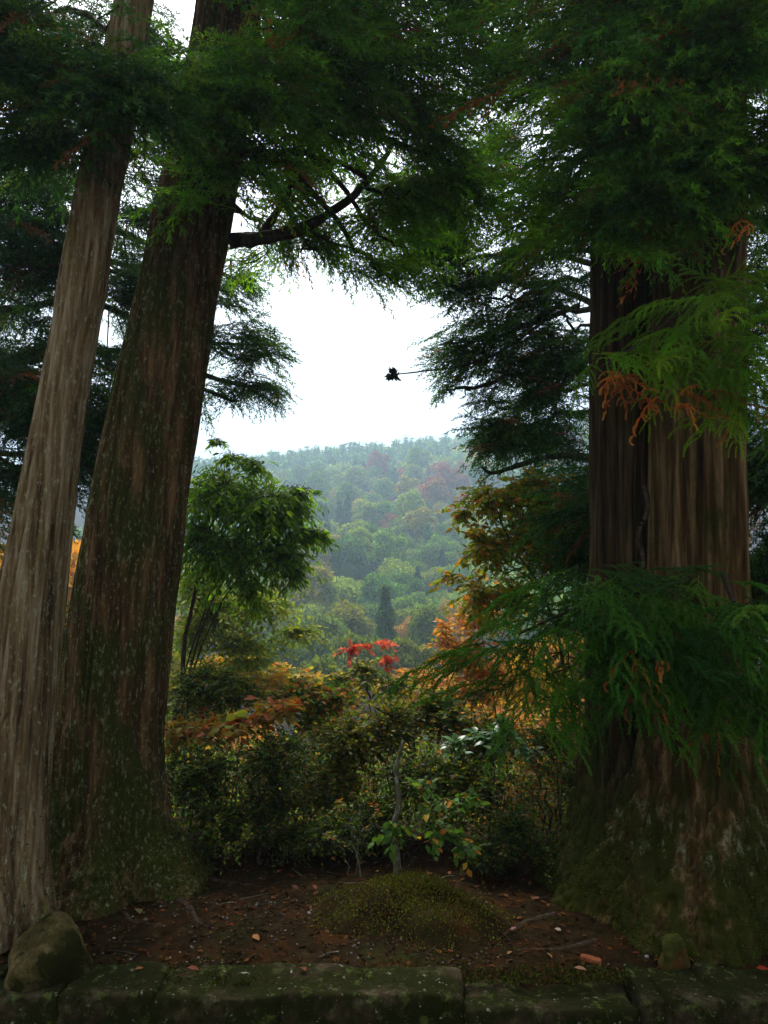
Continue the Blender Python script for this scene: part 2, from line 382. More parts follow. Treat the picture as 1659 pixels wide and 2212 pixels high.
# ------------------------------------------------------------------ cedar trunks
FUR = []
def trunk(prof, Y, root, mat, seed, top_extra=6.0, flare=0.5, lobes=5, furrow=0.016, nr=200, nz=170, name='trunk', fuse=26, fur=0):
    """prof: (py, centre px, half width px), from the top down"""
    C, R = [], []
    for py, cx, hw in prof:
        a = at(cx - hw, py, Y); b = at(cx + hw, py, Y); C.append((a + b) / 2); R.append((b[0] - a[0]) / 2 * (0.925 if py < 1600 else 0.97))
    C = np.array(C[::-1]); R = np.array(R[::-1])                # now bottom up
    d = C[-1] - C[-2]; d = d / d[2]
    C = np.vstack([C, C[-1] + d * top_extra]); R = np.append(R, R[-1] * 0.55)
    zlo = C[0, 2]; z = np.concatenate([np.linspace(zlo, zlo + 1.0, nz // 2, endpoint=False), np.linspace(zlo + 1.0, C[-1, 2], nz - nz // 2)])
    k = np.ones(9) / 9
    def sm(v): return np.convolve(np.pad(v, 4, mode='edge'), k, mode='valid')
    cx = sm(np.interp(z, C[:, 2], C[:, 0])); cyy = sm(np.interp(z, C[:, 2], C[:, 1])); rr = sm(np.interp(z, C[:, 2], R))
    th = np.arange(nr) * 2 * math.pi / nr
    T, Z = np.meshgrid(th, z); Rr = np.repeat(rr[:, None], nr, 1)
    fl = np.exp(-(Z - zlo) / 0.33)
    Rr = Rr * (1 + fl * flare * 0.35 * (np.cos(lobes * T + seed) * 0.6 + np.cos((lobes + 3) * T + seed * 2.3) * 0.4))
    toe = np.clip(np.cos(lobes * T + seed * 1.7 + .5 * np.sin(2 * T + seed)), 0, 1) ** 2
    Rr = Rr * (1 + np.exp(-np.clip(Z - zlo - .04, 0, 9) / .085) * flare * .55 * toe)
    q = np.stack([np.cos(T) * Rr, np.sin(T) * Rr, Z], -1).reshape(-1, 3)
    q2 = q * np.array([fuse, fuse, 0.55]) + seed * 9.1
    q2[:, :2] += (fbm(q * np.array([3, 3, 0.7]) + seed, 1, 2)[:, None] - 0.5) * 1.6
    rid = 1 - np.abs(2 * vn(q2) - 1); rid2 = 1 - np.abs(2 * vn(q2 * np.array([2.1, 2.1, 2.4])) - 1)
    lump = fbm(q * np.array([3, 3, 1.3]) + seed * 3, 1, 3) - 0.5
    disp = -furrow * (1.7 * rid ** 4 + 0.8 * rid2 ** 3) + furrow * 0.8 + 0.05 * lump
    Rf = Rr + disp.reshape(Rr.shape)
    V = np.stack([cx[:, None] + np.cos(T) * Rf, cyy[:, None] + np.sin(T) * Rf, Z], -1).reshape(-1, 3)
    n = nr; i, j = np.meshgrid(np.arange(nz - 1), np.arange(nr), indexing='ij'); a = (i * n + j).ravel(); b = (i * n + (j + 1) % n).ravel()
    part(name, V, np.stack([a, b, b + n, a + n], 1), mat, root, None, True)
    if fur:
        rf = np.random.default_rng(int(seed * 10)); zz_ = V[:, 2]; front = V[:, 1] < np.repeat(cyy, nr) + .15
        w_ = np.exp(-np.clip(zz_, 0, 9) / .35) * front * (fbm(V + seed, 4.0, 3) > .46) * (zz_ > -.05); kf = fur
        si = rf.choice(len(V), kf, p=w_ / w_.sum()); outw = np.stack([V[si, 0] - np.repeat(cx, nr)[si], V[si, 1] - np.repeat(cyy, nr)[si], np.zeros(kf)], 1); outw /= np.linalg.norm(outw, axis=1)[:, None]
        Pf = V[si] + rf.normal(size=(kf, 3)) * np.array([.008, .008, .012]); Df = outw * .8 + rf.normal(size=(kf, 3)) * .5 + np.array([0, 0, -.2])
        FUR.append((root, Pf, Df, kf, int(seed)))
    return lambda zz: np.array([np.interp(zz, z, cx), np.interp(zz, z, cyy), zz])

PROF_SLIM = [(-100, 300, 43), (0, 288, 43), (100, 281, 46), (300, 235, 46), (500, 201, 51), (700, 165, 52), (900, 128, 58), (1100, 98, 68),
             (1300, 64, 72), (1500, 44, 79), (1700, 22, 86), (1850, 8, 96), (1930, 0, 108), (2010, -5, 130)]
PROF_BIG = [(-100, 505, 68), (100, 488, 74), (300, 447, 90), (450, 423, 88), (700, 370, 96), (900, 332, 103), (1100, 295, 107), (1300, 264, 114),
            (1500, 243, 119), (1680, 230, 124), (1780, 232, 140), (1850, 245, 172), (1900, 255, 205), (1950, 255, 225)]
PROF_RF = [(-100, 1497, 104), (300, 1502, 104), (600, 1505, 104), (1100, 1505, 107), (1300, 1507, 112), (1500, 1505, 121), (1650, 1503, 142), (1750, 1498, 172),
           (1850, 1492, 215), (1930, 1490, 262), (2010, 1490, 310)]
PROF_RR = [(-100, 1352, 68), (300, 1350, 70), (600, 1345, 70), (1100, 1342, 72), (1400, 1345, 76), (1550, 1350, 84), (1680, 1362, 108), (1780, 1378, 150),
           (1860, 1390, 195), (1960, 1400, 250)]

def base_of(prof, Y):
    py, cx, hw = prof[-1]; q = at(cx, py, Y); return (q[0], Y, gz(q[0], Y))

T_SLIM = thing('cedar_tree', 'slim pale grey-brown cedar with straight furrowed bark beside the thick mossy cedar', 'tree', base_of(PROF_SLIM, 3.78), 'tall cedars on the terrace')
c_slim = trunk(PROF_SLIM, 3.78, T_SLIM, M_BARK_SLIM, 1.0, flare=0.3, furrow=0.012, fuse=30, fur=1500)
T_BIG = thing('cedar_tree', 'thick dark mossy leaning cedar behind the slim pale cedar', 'tree', base_of(PROF_BIG, 4.45), 'tall cedars on the terrace')
c_big = trunk(PROF_BIG, 4.45, T_BIG, M_BARK_BIG, 2.0, flare=0.6, furrow=0.016, fur=9000)
T_R = thing('cedar_tree', 'huge double-stemmed cedar with wide flared base, drooping sprays and lichen patches', 'tree', base_of(PROF_RF, 4.1), 'tall cedars on the terrace')
c_rf = trunk(PROF_RF, 4.10, T_R, M_BARK_RIGHT, 3.0, flare=0.45, furrow=0.020, fuse=22, fur=14000)
c_rr = trunk(PROF_RR, 4.35, T_R, M_BARK_DARK, 4.0, flare=0.5, furrow=0.018, fur=6000)
T_BL = thing('cedar_tree', 'dark background cedar whose foliage shows left of the slim cedar', 'tree', (at(-190, 1250, 7)[0], 7.0, gz(at(-190, 1250, 7)[0], 7)), 'tall cedars on the terrace')
c_bl = trunk([(-400, -150, 45), (600, -170, 60), (1300, -190, 68), (1700, -190, 80), (1800, -190, 100)], 7.0, T_BL, M_BARK_DARK, 5.0, nr=90, nz=90)
T_BR = thing('cedar_tree', 'dark background cedar with spreading boughs behind the double-stemmed cedar', 'tree', (at(1400, 1250, 7.5)[0], 7.5, gz(at(1400, 1250, 7.5)[0], 7.5)), 'tall cedars on the terrace')
c_br = trunk([(-400, 1390, 40), (600, 1400, 60), (1300, 1400, 68), (1700, 1400, 80), (1800, 1400, 100)], 7.5, T_BR, M_BARK_DARK, 6.0, nr=90, nz=90)
T_BE = thing('cedar_tree', 'dark cedar at the edge beyond the double-stemmed cedar', 'tree', (at(1790, 1250, 5.6)[0], 5.6, gz(at(1790, 1250, 5.6)[0], 5.6)), 'tall cedars on the terrace')
c_be = trunk([(-400, 1790, 60), (600, 1790, 75), (1300, 1790, 85), (1750, 1790, 110)], 5.6, T_BE, M_BARK_DARK, 7.0, nr=90, nz=90)

# surface roots
def root_part(parent, pts, r0, mat):
    P = []
    for px, py in pts:
        Y = 4.4
        for _ in range(6):
            q = at(px, py, Y); zt = gz(q[0], Y); Y = Y * (CAMZ - zt) / max(CAMZ - q[2], 0.2)
        q = at(px, py, Y); P.append([q[0], Y, gz(q[0], Y) - r0 * 0.45])
    P = spline(P, 24); V, f = tube(P, np.linspace(r0, r0 * 0.35, 24), 9, 0.3)
    part('root', V, f, mat, parent, None, True)
root_part(T_BIG, [(400, 1878), (470, 1902), (560, 1915), (640, 1940)], 0.026, M_BRANCH)
root_part(T_BIG, [(330, 1925), (400, 1950), (430, 1990), (470, 2010)], 0.024, M_BRANCH)
root_part(T_BIG, [(250, 1950), (290, 1990), (360, 2000), (430, 2040)], 0.018, M_BRANCH)
root_part(T_R, [(1200, 1975), (1140, 1990), (1080, 2020), (1000, 2030)], 0.024, M_BRANCH)
root_part(T_R, [(1290, 2030), (1210, 2050), (1130, 2050), (1050, 2075)], 0.018, M_BRANCH)

# ------------------------------------------------------------------ cedar foliage
def spray_proto(seed, L=0.42, nsh=12, nneed=11, nl=0.02, nw=0.006, droop=1.0, axis_col=(1.5, 0.8, 0.8)):
    r = np.random.default_rng(seed); Vs, Fs, Cs = [], [], []; o = 0
    def add(V, f, c):
        nonlocal o
        Vs.append(V); Fs.append(np.asarray(f) + o); Cs.append(np.broadcast_to(c, (len(V), 3))); o += len(V)
    tt = np.linspace(0, 1, 7)
    wob = r.uniform(-.05, .05)
    ax = np.stack([L * tt, wob * np.sin(tt * 4), -0.28 * L * droop * tt ** 2], 1)
    axp = ax if nneed > 20 else ax[::3]; V, f = tube(axp, np.linspace(0.004, 0.0015, len(axp)), 3); add(V, f, np.array(axis_col))
    for k in range(nsh):
        t0 = 0.08 + 0.92 * (k + r.random() * 0.6) / nsh if k < nsh - 1 else 1.0
        side = 1 if k % 2 else -1
        az = side * math.radians(r.uniform(22, 65)) * (1 - 0.55 * t0) if t0 < 1 else 0
        l = L * r.uniform(0.35, 0.62) * (1.05 - 0.45 * t0)
        p0 = np.array([np.interp(t0, tt, ax[:, q]) for q in range(3)])
        s = np.linspace(0, 1, 6); ph = np.radians(r.uniform(-5, 20) + s * r.uniform(25, 75) * droop)
        d = np.stack([math.cos(az) * np.cos(ph), math.sin(az) * np.cos(ph), -np.sin(ph)], 1)
        P = p0 + np.vstack([np.zeros(3), np.cumsum(d[:-1] * l / 5, 0)])
        if nneed > 20: V, f = tube(P[::2], np.array([0.0022, 0.0018, 0.0008]), 3); add(V, f[:12], np.array([1.2, 0.95, 0.9]))
        ss = (np.arange(nneed) + r.random(nneed) * 0.5) / nneed
        B = np.stack([np.interp(ss, s, P[:, q]) for q in range(3)], 1); Tn = np.stack([np.interp(ss, s, d[:, q]) for q in range(3)], 1)
        Tn /= np.linalg.norm(Tn, axis=1)[:, None]
        a1 = np.cross(Tn, [0.3, 0.1, 1.0]); a1 /= np.linalg.norm(a1, axis=1)[:, None]; a2 = np.cross(Tn, a1)
        an = np.arange(nneed) * 2.4 + r.random()
        Nn = np.cos(an)[:, None] * a1 + np.sin(an)[:, None] * a2
        ln = nl * r.uniform(0.75, 1.2, nneed)[:, None] * (1.05 - 0.35 * ss)[:, None]
        tip = B + ln * (0.80 * Tn + 0.62 * Nn)
        tri = np.stack([B - Tn * nw, B + Tn * nw, tip], 1).reshape(-1, 3)
        c = np.repeat(r.uniform(0.75, 1.25, (nneed, 1)) * np.ones((1, 3)), 3, 0)
        add(tri, np.arange(3 * nneed).reshape(-1, 3), c)
    return np.vstack(Vs), np.vstack(Fs), np.vstack(Cs)

FAR_SPRAYS = [spray_proto(100 + k, 0.34, 11, 8, 0.030, 0.010, 0.9) for k in range(6)]
NEAR_SPRAYS = [spray_proto(200 + k, 0.36, 13, 40, 0.019, 0.004, 1.25) for k in range(6)]
DEAD_SPRAYS = [spray_proto(300 + k, 0.17, 7, 34, 0.013, 0.004, 2.2) for k in range(4)]

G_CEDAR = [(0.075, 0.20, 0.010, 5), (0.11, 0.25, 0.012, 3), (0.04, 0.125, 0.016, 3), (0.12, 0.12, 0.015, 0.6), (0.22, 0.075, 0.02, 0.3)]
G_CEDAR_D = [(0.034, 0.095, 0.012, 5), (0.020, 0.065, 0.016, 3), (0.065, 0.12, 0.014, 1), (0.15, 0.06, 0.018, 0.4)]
G_CEDAR_B = [(0.11, 0.26, 0.012, 5), (0.08, 0.21, 0.012, 3), (0.17, 0.29, 0.02, 2)]

# the open window of sky between the crowns stays free of boughs
WIN = np.array([(435, 930), (455, 870), (600, 875), (625, 800), (560, 690), (540, 640), (560, 590), (650, 535), (690, 545), (730, 600), (800, 640), (870, 660), (900, 640), (930, 690),
                (1010, 700), (925, 745), (945, 790), (935, 870), (1000, 880), (1010, 950), (1040, 1020), (960, 1080), (985, 1150), (930, 1250), (860, 1400), (700, 1400), (560, 1300), (650, 1250), (710, 1140), (680, 1050), (560, 990)], float)
def in_poly(x, y, P=WIN):
    ins = np.zeros(len(x), bool); j = len(P) - 1
    for i in range(len(P)):
        c = ((P[i, 1] > y) != (P[j, 1] > y)) & (x < (P[j, 0] - P[i, 0]) * (y - P[i, 1]) / (P[j, 1] - P[i, 1] + 1e-9) + P[i, 0]); ins ^= c; j = i
    return ins

def crown(root, center, blobs, pal, seed, protos=FAR_SPRAYS, name='crown', branches=True, scale=(0.7, 1.3), world_blobs=(), dens=1.5):
    """blobs: (px, py, Y, rx px, ry px, ry depth m, count) sampled as bough clumps that hang from branches growing out of the stem"""
    r = np.random.default_rng(seed); P, A, SC = [], [], []; br = []
    items = []
    for px, py, Y, rx, ry, rd, n in blobs:
        c = at(px, py, Y); k = Y / F; items.append((c, np.array([rx * k, rd, ry * k]), n, True))
    for c, rr, n in world_blobs: items.append((np.array(c, float), np.array(rr, float), n, False))
    for c, rad, n, vis in items:
        # clumps: boughlets inside the blob, each a short drooping twig full of sprays
        nb = max(3, int(n * dens / 14))
        u = r.normal(size=(nb, 3)); u /= np.linalg.norm(u, axis=1)[:, None]; u *= r.random((nb, 1)) ** 0.40
        bc = c + u * rad
        stem = center(np.clip(c[2] + r.uniform(-.2, .5), 0.8, 14))
        out = c - stem; out[2] = 0; yaw0 = math.atan2(out[1], out[0])
        if branches:
            mid = stem + (c - stem) * 0.5 + np.array([0, 0, 0.12 * np.linalg.norm(c - stem)])
            end = c + (c - stem) * min(0.25, rad[0] / (np.linalg.norm(c - stem) + .1))
            q = spline([stem, mid, c, end], 18); q[3:-1] += r.normal(size=(14, 3)) * 0.025
            br.append((q, np.linspace(min(0.05, 0.014 + 0.011 * np.linalg.norm(c - stem)), 0.006, 18)))
        for b in bc:
            m = int(r.integers(8, 21)); yaw = yaw0 + r.normal() * 0.9; l = r.uniform(0.2, 0.42) * min(1, rad.min() * 1.6 + 0.3)
            t = r.random(m)
            dirv = np.array([math.cos(yaw), math.sin(yaw), r.uniform(-.5, .15)])
            pp = b + dirv * l * (t[:, None] - 0.5) + r.normal(size=(m, 3)) * np.array([.05, .05, .04])
            P.append(pp); A.append(yaw + r.choice([-1, 1], m) * r.uniform(0.1, 1.0, m)); SC.append(r.uniform(scale[0], scale[1], m))
            if r.random() < 0.35 and branches:
                h = c + (b - c) * 0.25
                br.append((spline([h, (h + b) / 2 + r.normal(size=3) * 0.05, b, b + dirv * l * .4], 8), np.linspace(0.009, 0.003, 8)))
    P = np.vstack(P); A = np.concatenate(A); SC = np.concatenate(SC)
    x, y, d = proj(P); L = 0.3 * SC * F / np.maximum(d, .5)
    bad = (in_poly(x, y) | in_poly(x + np.cos(A) * L * .8, y + L * .45)) & (P[:, 1] > 0.5)
    bad |= (np.linalg.norm(P - np.array([0, 0, CAMZ]), axis=1) < 1.9)
    ok = ~bad; P, A, SC = P[ok], A[ok], SC[ok]; n = len(P)
    # colour drifts between neighbouring clumps
    cl = palette(pal, n, r, 0.3)
    R = rotz(A) @ roty(r.normal(size=n) * 0.25 + 0.12) @ rotx(r.normal(size=n) * 0.35)
    V, f, C = scatter(protos, P, R, SC, cl, r)
    part(name, V, f, M_NEEDLE, root, np.clip(C, 0, 1), kind='stuff')
    nbig = 0
    small = []
    for q, rad in br:
        xx, yy, _ = proj(q)
        if in_poly(xx, yy).sum() > 2: continue
        V, f = tube(q, rad, 7 if rad[0] > 0.012 else 4, 0.25, r)
        if rad[0] > 0.012: part('branch', V, f, M_BRANCH, root, None, True)
        else: small.append((V, f))
    if small:
        V, f = join(small); part('twigs', V, f, M_BRANCH, root, kind='stuff')

# slim cedar: clump in front of its own stem and the dark mass to its left
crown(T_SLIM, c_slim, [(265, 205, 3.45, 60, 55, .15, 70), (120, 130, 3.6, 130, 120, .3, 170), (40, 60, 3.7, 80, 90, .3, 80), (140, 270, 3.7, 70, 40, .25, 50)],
      G_CEDAR_D, 11, world_blobs=[((-2.0, 3.2, 6.2), (1.6, 1.6, 1.0), 420)])  # world blob: unseen overhead foliage added for shade
# thick cedar
crown(T_BIG, c_big, [(480, 200, 3.95, 110, 110, .2, 150), (430, 400, 4.1, 60, 70, .15, 30), (520, 340, 4.0, 50, 70, .15, 30), (690, 90, 4.2, 170, 110, .4, 185), (880, 120, 4.6, 130, 130, .4, 95),
                     (800, 260, 4.8, 130, 90, .4, 85), (930, 300, 5.0, 110, 120, .4, 70), (620, 200, 4.5, 90, 70, .3, 80), (620, 440, 5.2, 80, 70, .3, 26), (700, 340, 5.2, 80, 60, .3, 40),
                     (800, 480, 5.2, 110, 70, .3, 60), (560, 500, 5.2, 60, 60, .3, 40), (800, 570, 5.3, 60, 50, .2, 26), (840, 420, 5.2, 90, 60, .3, 55), (660, 520, 5.2, 40, 30, .2, 8), (1010, 380, 5.0, 70, 50, .3, 45),
                     (930, -110, 4.6, 260, 110, .6, 200), (600, -90, 4.4, 200, 120, .6, 240)],
      G_CEDAR, 12, world_blobs=[((-0.9, 3.6, 6.8), (1.8, 1.8, 1.0), 260), ((0.4, 2.0, 7.4), (1.8, 1.8, .8), 260)])  # world blobs: foliage above the frame, added to shade the terrace
# double cedar: upper boughs
crown(T_R, c_rf, [(1370, 60, 3.5, 120, 110, .3, 190), (1520, 130, 3.4, 150, 130, .25, 260), (1400, 250, 3.5, 150, 100, .25, 190), (1590, 330, 3.5, 90, 110, .25, 100), (1230, 230, 4.0, 60, 100, .3, 36),
                  (1450, 430, 3.6, 170, 80, .2, 120), (1320, 480, 3.8, 70, 80, .2, 55), (1180, 60, 4.3, 110, 90, .4, 45), (1250, 400, 4.2, 50, 90, .3, 24), (1500, -120, 3.5, 280, 140, .5, 330), (1180, -140, 4.4, 200, 110, .5, 110)],
      G_CEDAR, 13, world_blobs=[((1.9, 2.6, 6.4), (1.6, 1.8, 1.0), 300)])  # world blob: out-of-view canopy added to block sky light
# background cedars
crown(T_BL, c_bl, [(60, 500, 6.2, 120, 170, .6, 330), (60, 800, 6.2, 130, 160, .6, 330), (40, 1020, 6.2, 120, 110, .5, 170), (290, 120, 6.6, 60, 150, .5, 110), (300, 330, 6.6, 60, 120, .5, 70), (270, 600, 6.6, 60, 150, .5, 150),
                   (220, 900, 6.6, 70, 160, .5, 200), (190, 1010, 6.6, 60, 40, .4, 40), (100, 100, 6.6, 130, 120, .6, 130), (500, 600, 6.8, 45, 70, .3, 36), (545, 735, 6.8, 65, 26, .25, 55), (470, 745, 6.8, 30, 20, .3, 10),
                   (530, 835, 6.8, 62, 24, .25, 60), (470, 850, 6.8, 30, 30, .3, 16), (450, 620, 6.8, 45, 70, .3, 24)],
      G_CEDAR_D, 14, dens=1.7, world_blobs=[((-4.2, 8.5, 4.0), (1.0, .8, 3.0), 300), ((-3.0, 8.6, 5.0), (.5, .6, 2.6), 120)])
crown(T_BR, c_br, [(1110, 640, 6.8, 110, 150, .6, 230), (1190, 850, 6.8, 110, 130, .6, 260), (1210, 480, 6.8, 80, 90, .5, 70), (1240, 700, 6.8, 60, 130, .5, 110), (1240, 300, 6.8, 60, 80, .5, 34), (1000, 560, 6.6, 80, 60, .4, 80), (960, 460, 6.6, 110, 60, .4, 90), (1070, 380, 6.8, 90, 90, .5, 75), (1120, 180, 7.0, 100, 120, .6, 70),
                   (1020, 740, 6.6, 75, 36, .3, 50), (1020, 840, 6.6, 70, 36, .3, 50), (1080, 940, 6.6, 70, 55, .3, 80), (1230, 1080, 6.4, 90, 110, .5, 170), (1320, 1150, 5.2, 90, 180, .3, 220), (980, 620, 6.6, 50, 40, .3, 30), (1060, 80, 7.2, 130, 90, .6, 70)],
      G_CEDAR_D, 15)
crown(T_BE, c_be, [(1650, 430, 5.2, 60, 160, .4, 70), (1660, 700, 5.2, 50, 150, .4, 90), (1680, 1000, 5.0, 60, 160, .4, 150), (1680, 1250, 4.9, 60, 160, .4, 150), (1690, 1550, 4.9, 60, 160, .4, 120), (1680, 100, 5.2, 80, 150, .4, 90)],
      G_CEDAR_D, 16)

# near drooping sprays of the double cedar, each a piece of its own
NS = [mesh('spray', V, f, M_NEEDLE, C) for V, f, C in NEAR_SPRAYS]
DS = [mesh('dead_spray', V, f, M_NEEDLE, C) for V, f, C in DEAD_SPRAYS]
def near_sprays(zones, pal, seed, meshes, name, limit=None):
    r = np.random.default_rng(seed); off = np.array(T_R.location)
    for px, py, Y, rx, ry, rd, n, smin, smax in zones:
        for k in range(n):
            a = r.random() * 2 * math.pi; q = math.sqrt(r.random())
            c = at(px + rx * q * math.cos(a), py + ry * q * math.sin(a), Y + r.uniform(-rd, rd))
            bo = min(BOUGHS, key=lambda b_: np.min(np.linalg.norm(b_[1] - c, axis=1)))[0]
            o = link(name, meshes[int(r.integers(len(meshes)))], bo, c - off, color=palette(pal, 1, r, 0.3)[0])
            yaw = r.uniform(-math.pi, 0.0) if r.random() < 0.75 else r.uniform(0, math.pi)
            o.rotation_euler = (r.normal() * 0.3, r.normal() * 0.25 + 0.1, yaw); s = r.uniform(smin, smax); o.scale = (s, s, s)
# the boughs the near sprays hang from
BOUGHS = []
r_ = np.random.default_rng(25)
for pts, r0 in [([(1480, 560, 3.95), (1540, 620, 3.6), (1600, 700, 3.4), (1680, 790, 3.3)], .016), ([(1530, 640, 3.6), (1450, 690, 3.45), (1370, 750, 3.36), (1300, 790, 3.33)], .010),
                ([(1560, 320, 3.9), (1600, 420, 3.6), (1590, 560, 3.5), (1560, 680, 3.42)], .012), ([(1480, 1250, 3.9), (1420, 1270, 3.65), (1280, 1300, 3.6), (1120, 1370, 3.7)], .018),
                ([(1560, 1230, 3.9), (1580, 1290, 3.6), (1620, 1370, 3.45), (1660, 1450, 3.4)], .014), ([(1400, 1300, 3.7), (1370, 1370, 3.6), (1280, 1420, 3.6), (1180, 1460, 3.7)], .010),
                ([(1440, 560, 3.9), (1500, 505, 3.7), (1545, 380, 3.6), (1530, 250, 3.5)], .014), ([(1470, 480, 3.9), (1420, 500, 3.7), (1330, 470, 3.7), (1220, 440, 3.9)], .012),
                ([(1280, 540, 4.3), (1220, 545, 4.6), (1180, 560, 4.8), (1120, 545, 5.0)], .018)]:
    V, f = tube(spline([at(*q) for q in pts], 22), np.linspace(r0, r0 * .3, 22), 7, .3, r_)
    BOUGHS.append((part('branch', V, f, M_BRANCH, T_R, None, True), spline([at(*q) for q in pts], 12)))
near_sprays([(1540, 700, 3.40, 110, 110, .15, 42, .7, 1.1), (1600, 820, 3.35, 60, 80, .12, 24, .7, 1.1), (1330, 775, 3.35, 60, 22, .08, 9, .6, .85), (1440, 760, 3.38, 70, 60, .1, 14, .6, .9)], G_CEDAR_B, 21, NS, 'spray')
near_sprays([(1180, 1400, 3.7, 150, 110, .2, 40, .8, 1.15), (1300, 1300, 3.6, 130, 90, .2, 36, .8, 1.15), (1480, 1330, 3.5, 160, 90, .15, 40, .8, 1.1), (1590, 1420, 3.4, 80, 130, .15, 30, .8, 1.1), (1400, 1440, 3.5, 130, 60, .15, 24, .7, 1.1),
             (1350, 1240, 3.7, 70, 60, .15, 12, .7, 1.0), (1560, 1500, 3.5, 90, 40, .15, 16, .7, 1.0)], [(0.042, 0.135, 0.012, 5), (0.06, 0.165, 0.014, 3), (0.026, 0.085, 0.016, 3)], 22, NS, 'spray')
near_sprays([(1330, 815, 3.33, 45, 14, .06, 7, .8, 1.1), (1500, 850, 3.30, 30, 14, .05, 4, .7, 1.0), (1430, 870, 3.32, 30, 20, .05, 4, .7, 1.0), (1385, 1415, 3.35, 18, 14, .05, 5, .9, 1.3), (1630, 880, 3.3, 20, 40, .05, 3, .7, 1.), (1545, 1590, 3.5, 30, 10, .05, 3, .6, .9),
             (1640, 120, 3.3, 14, 10, .05, 2, .6, .9), (1600, 470, 3.35, 14, 14, .05, 2, .6, .9)], [(0.50, 0.24, 0.045, 3), (0.36, 0.15, 0.035, 2), (0.22, 0.09, 0.03, 2)], 23, DS, 'dead_spray')
near_sprays([(1140, 1480, 3.9, 10, 8, .05, 2, .8, 1.)], [(0.5, 0.33, 0.04, 1)], 24, DS, 'dead_spray')
# hanging vine stem beside the front stem
V, f = tube(spline([at(1392, 1050, 4.0), at(1400, 1100, 3.95), at(1378, 1160, 3.95), at(1390, 1210, 3.95), at(1375, 1270, 3.95)], 30), np.linspace(.014, .010, 30), 8, .2, r_)
part('vine', V, f, M_BRANCH, T_R, None, True)

# boughs seen against the sky, with the dry leaf tuft on its bare twig
for T, pts, r0 in [(T_BIG, [(505, 520, 4.45), (580, 512, 4.7), (660, 490, 5.0), (760, 425, 5.2), (840, 330, 5.2)], .05), (T_BIG, [(560, 515, 4.7), (620, 420, 4.9), (650, 330, 5.0), (662, 250, 5.1)], .028),
                   (T_BIG, [(660, 495, 5.0), (720, 525, 5.2), (780, 545, 5.3), (850, 610, 5.3)], .014), (T_BL, [(430, 745, 6.8), (480, 742, 6.8), (540, 745, 6.8), (600, 745, 6.8)], .018),
                   (T_BR, [(1290, 990, 7.0), (1200, 985, 6.7), (1120, 1005, 6.6), (1065, 1022, 6.5), (1040, 1008, 6.5)], .030), (T_BR, [(1250, 660, 7), (1150, 700, 6.8), (1060, 730, 6.6), (950, 745, 6.5)], .024),
                   (T_BR, [(1180, 690, 6.8), (1080, 760, 6.6), (1000, 790, 6.5), (930, 800, 6.5), (862, 808, 6.5)], .014)]:
    V, f = tube(spline([at(*q) for q in pts], 26), np.linspace(r0, r0 * .35, 26), 8, .45, r_)
    TWIG = part('branch', V, f, M_BRANCH, T, None, True)
LEAFV = np.array([(0, 0, 0), (.35, .24, .05), (.35, 0, 0), (.35, -.24, .05), (.72, .17, .02), (.72, 0, -.03), (.72, -.17, .02), (1, 0, -.12)], float)
LEAFF = np.array([(0, 2, 1), (0, 3, 2), (1, 2, 5), (1, 5, 4), (2, 3, 6), (2, 6, 5), (4, 5, 7), (5, 6, 7)])
LEAFV2 = np.array([(0, 0, 0), (.5, .26, .06), (.5, -.26, .06), (1, 0, -.05)], float); LEAFF2 = np.array([(0, 3, 1), (0, 2, 3)])
LEAF4 = [(LEAFV, LEAFF, np.ones((8, 3)))]; LEAF2 = [(LEAFV2, LEAFF2, np.ones((4, 3)))]
MAPLEV = np.array([(0, 0, 0), (.3, .5, .06), (.4, .16, 0), (1, 0, -.08), (.4, -.16, 0), (.3, -.5, .06)], float)
MAPLEF = np.array([(0, 2, 1), (0, 3, 2), (0, 4, 3), (0, 5, 4)]); MAPLE = [(MAPLEV, MAPLEF, np.ones((6, 3)))]
r_ = np.random.default_rng(30); c = at(850, 810, 6.5); n = 90
P = c + r_.normal(size=(n, 3)) * 0.014; d = r_.normal(size=(n, 3)) + np.array([-.3, 0, 0])
V, f, C = scatter(LEAF4, P, frame(d, r_.normal(size=(n, 3))), r_.uniform(.03, .065, n), palette([(.012, .010, .008, 1)], n, r_), r_)
o = part('dry_leaf_tuft', V, f, M_LEAF, T_BR, C, kind='stuff'); o.parent = TWIG

